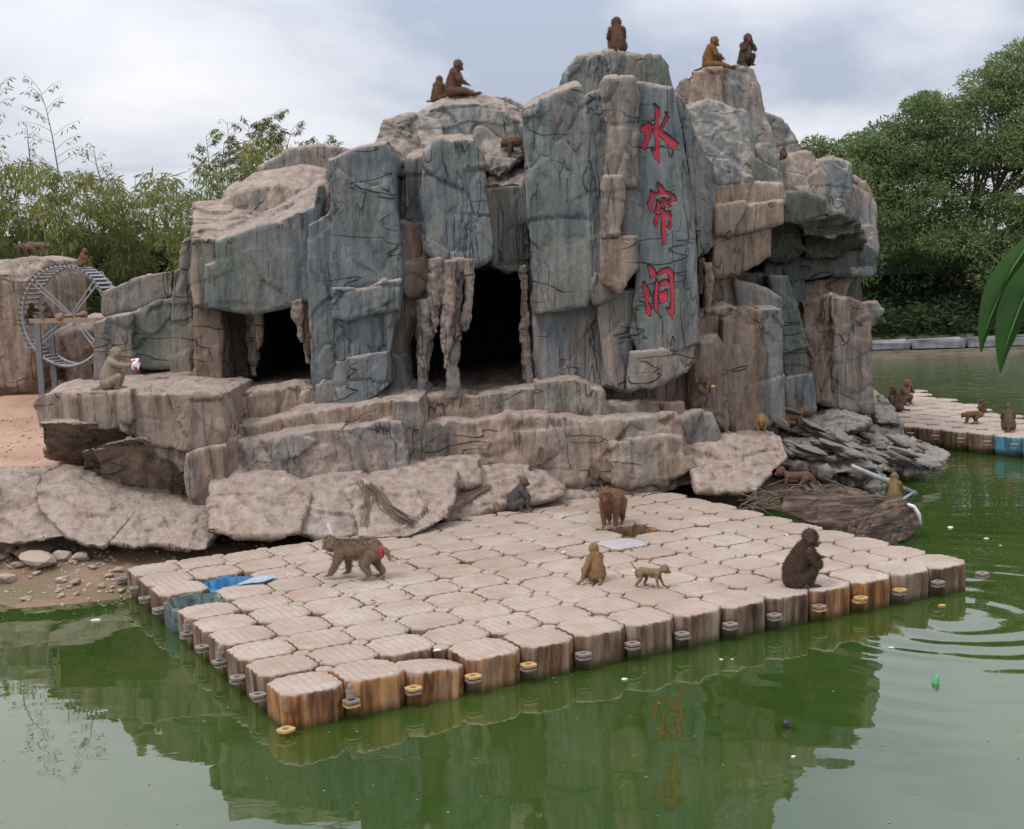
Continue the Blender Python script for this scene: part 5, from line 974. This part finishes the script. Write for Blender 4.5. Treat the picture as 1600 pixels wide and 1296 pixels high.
for k in range(420):
    if random.random() < .5: p = G(random.uniform(0, 1600), random.uniform(960, 1296), 0)
    else: p = G(random.uniform(1440, 1600), random.uniform(720, 960), 0) if random.random() < .5 else G(random.uniform(0, 190), random.uniform(945, 980), 0)
    s_ = random.uniform(.003, .014); a = random.uniform(0, 6.28); c_, d_ = math.cos(a)*s_, math.sin(a)*s_; VV += [(p[0]+c_, p[1]+d_, .003), (p[0]-d_*.5, p[1]+c_*.5, .004), (p[0]-c_, p[1]-d_, .003), (p[0]+d_*.5, p[1]-c_*.5, .006)]; FF.append((nb, nb+1, nb+2, nb+3)); nb += 4
o = ob('floating_specks', mesh('floating_specks', VV, FF, False), plain('speck', (.30, .26, .16)), stuff=True); o['label'] = 'tiny leaf bits and scum specks drifting on the green water'
# ------------------------------------------------------------------ sunken trough, poles, twigs
trb = tuple(G(1330, 835, 0)); tr_ = thing('wooden_trough', 'half sunken old brown wooden trough with a white rimmed end behind the platform', 'trough', trb)
rocks(tr_, trb, [([(1228, 780), (1300, 782), (1395, 784), (1402, 796), (1385, 822), (1330, 835), (1270, 815), (1225, 797)], 15.0, D_(T=.10, slope=False, bev=.02, ky=.5, amp=.5, vox=.02)),
  ([(1222, 772), (1300, 776), (1395, 782), (1398, 792), (1300, 788), (1225, 782)], 15.8, D_(T=.1, slope=False, bev=.02, amp=.5, vox=.02))], 'side_wall', WOOD)
rocks(tr_, trb, [([(1346, 842), (1372, 815), (1396, 797), (1420, 789), (1434, 800), (1438, 820), (1420, 842), (1392, 852)], 14.6, D_(T=.45, slope=False, bev=.03, ky=.3, kx=.3, amp=.8, vox=.018))], 'end_block', WOOD)
b = MB(); b.tube([Vector(P(x, y, 14.55))-Vector(trb) for x, y in ((1418, 788), (1428, 792), (1436, 804), (1439, 820))], [.015, .022, .022, .015], 8); ob('white_rim', b.me('white_rim', True), WHITE, tr_)
def pole(pts, r, mat, name, label, cat, grp=None):
    q = [Vector(G(x, y, z_)) for x, y, z_ in pts]; b = MB(); b.tube([p-q[-1] for p in q], r, 10); return tag(ob(name, b.me(name, True), mat, None, tuple(q[-1])), label, cat, grp)
pole([(1330, 728, .42), (1431, 772, -.02)], .035, METAL, 'metal_pole', 'grey metal pole slanting from the jagged rocks into the water', 'pole')
pole([(1408, 782, .12), (1430, 768, -.02)], .02, METAL, 'metal_pole', 'thin short pole beside the slanting metal pole', 'pole')
pole([(1322, 680, .7), (1322, 652, .95)], .012, POST, 'metal_pole', 'thin upright rod on the jagged rocks beside the standing monkey', 'rod')
pole([(1360, 617, .55), (1396, 633, .38)], .014, TWIG, 'rope', 'thin rope running from the last pillar to the small pier', 'rope')
tw = MB(); c0 = Vector(G(1418, 735, .08))
for k in range(240):
    a = random.uniform(0, 6.28); r = random.uniform(.05, .55); p = Vector((math.cos(a)*r*1.15, math.sin(a)*r*1.0, random.uniform(0, .16)*(1.1-r))); d_ = Vector((random.gauss(0, 1), random.gauss(0, 1), random.gauss(0, .15))).normalized()*random.uniform(.12, .35); tw.tube([p-d_*.5, p+Vector((0, 0, .03)), p+d_*.5], [.004, .007, .003], 4)
tag(ob('twig_pile', tw.me('twig_pile'), TWIG, None, tuple(c0)), 'round pile of dry twigs washed up below the small pier', 'twig pile')
tw = MB(); c0 = Vector(G(1250, 795, .15))
for k in range(150):
    p = Vector((random.uniform(-.7, .8), random.uniform(-.5, .7), random.uniform(0, .2))); d_ = Vector((random.gauss(0, 1), random.gauss(0, .8), random.gauss(0, .2))).normalized()*random.uniform(.15, .5); tw.tube([p-d_*.5, p+Vector((0, 0, .03)), p+d_*.5], [.005, .009, .004], 4)
tag(ob('twig_pile', tw.me('twig_pile2'), TWIG, None, tuple(c0)), 'tangle of dead branches between the trough and the platform', 'twig pile')
def root(pts, n, sp, label):
    q = []
    for x, y in pts:
        dg = bpy.context.evaluated_depsgraph_get(); d = Vector(ray(x, y)).normalized(); ok, loc, _, _, _, _ = SC.ray_cast(dg, Vector(CAM), d); q.append((loc if ok else Vector(P(x, y, 15)))-d*.03)
    b = MB(); b0 = q[-1].copy()
    for k in range(n):
        of = Vector((random.gauss(0, sp), random.uniform(-sp, 0), random.gauss(0, sp*.5))); b.tube([p-b0+of*(1+i*.2)+Vector((random.gauss(0, .012), 0, random.gauss(0, .012))) for i, p in enumerate(q)], np.linspace(.011, .005, len(q)), 5)
    tag(ob('dead_root', b.me('dead_root'), TWIG, None, tuple(b0)), label, 'root')
bpy.context.view_layer.update()
root([(562, 752), (570, 770), (572, 795), (568, 822)], 4, .02, 'thin dead roots hanging straight down the front of the terrace')
root([(575, 758), (592, 775), (605, 792), (622, 805), (640, 816)], 16, .03, 'thick bundle of dead roots slanting over the terrace lip')
root([(765, 760), (745, 772), (720, 790), (700, 803)], 6, .02, 'dead branch lying along the terrace left of the grey monkey')
root([(925, 728), (932, 745), (938, 760), (944, 772)], 14, .03, 'dry tuft of roots standing behind the reddish monkey')
root([(846, 700), (840, 720), (828, 735)], 6, .015, 'dark dead twig in the corner between the terrace steps')
b = MB(); a_ = Vector(P(512, 818, 14.3)); b.bar((0, 0, 0), Vector(P(519, 838, 14.3))-a_, .03, .02); tag(ob('white_stick', b.me('white_stick'), WHITE, None, tuple(a_)), 'short white stick behind the head of the walking shaggy monkey', 'stick')
# ------------------------------------------------------------------ hanging leaves close to the camera
lv = Vector(P(1640, 330, 1.5)); hl = thing('hanging_twig', 'twig with two long green leaves hanging close in at the right edge', 'twig', tuple(lv))
def bigleaf(pts, wid, Y):
    V = []; F_ = []; n = len(pts)
    for i, (x, y) in enumerate(pts):
        for u in (-1, -.5, 0, .5, 1): q = Vector(P(x+wid[i]*u, y, Y))-lv; q.y += abs(u)*wid[i]*.0006; q.z += abs(u)*wid[i]*.00006; V.append(q)
    for i in range(n-1):
        for k in range(4): F_.append((i*5+k, i*5+k+1, (i+1)*5+k+1, (i+1)*5+k))
    o = ob('leaf', mesh('leaf', V, F_), BIGLEAF, hl); m_ = o.modifiers.new('t', 'SOLIDIFY'); m_.thickness = .0006; s_ = o.modifiers.new('s', 'SUBSURF'); s_.levels = 2; s_.render_levels = 2
bigleaf([(1630, 350), (1605, 385), (1582, 420), (1562, 460), (1546, 500), (1536, 530), (1533, 552)], [4, 15, 23, 22, 14, 6, .5], 1.5)
bigleaf([(1650, 370), (1628, 405), (1608, 445), (1592, 485), (1577, 525), (1567, 558), (1563, 584)], [4, 17, 27, 27, 18, 8, .5], 1.45)
for pts_, y_ in (([(1630, 350), (1605, 385), (1582, 420), (1562, 460), (1546, 500), (1536, 530)], 1.499), ([(1650, 370), (1628, 405), (1608, 445), (1592, 485), (1577, 525), (1567, 558)], 1.449)):
    b = MB(); b.tube([Vector(P(x, y, y_))-lv for x, y in pts_], [.0011, .001, .0009, .0008, .0006, .0003], 6); ob('midrib', b.me('midrib', True), plain('midrib', (.10, .17, .05)), hl)
b = MB(); b.tube([Vector(P(1640, 330, 1.5))-lv, Vector(P(1680, 300, 1.5))-lv, Vector(P(1760, 200, 1.55))-lv], [.002, .003, .004], 6); ob('stem', b.me('stem', True), CULM, hl)
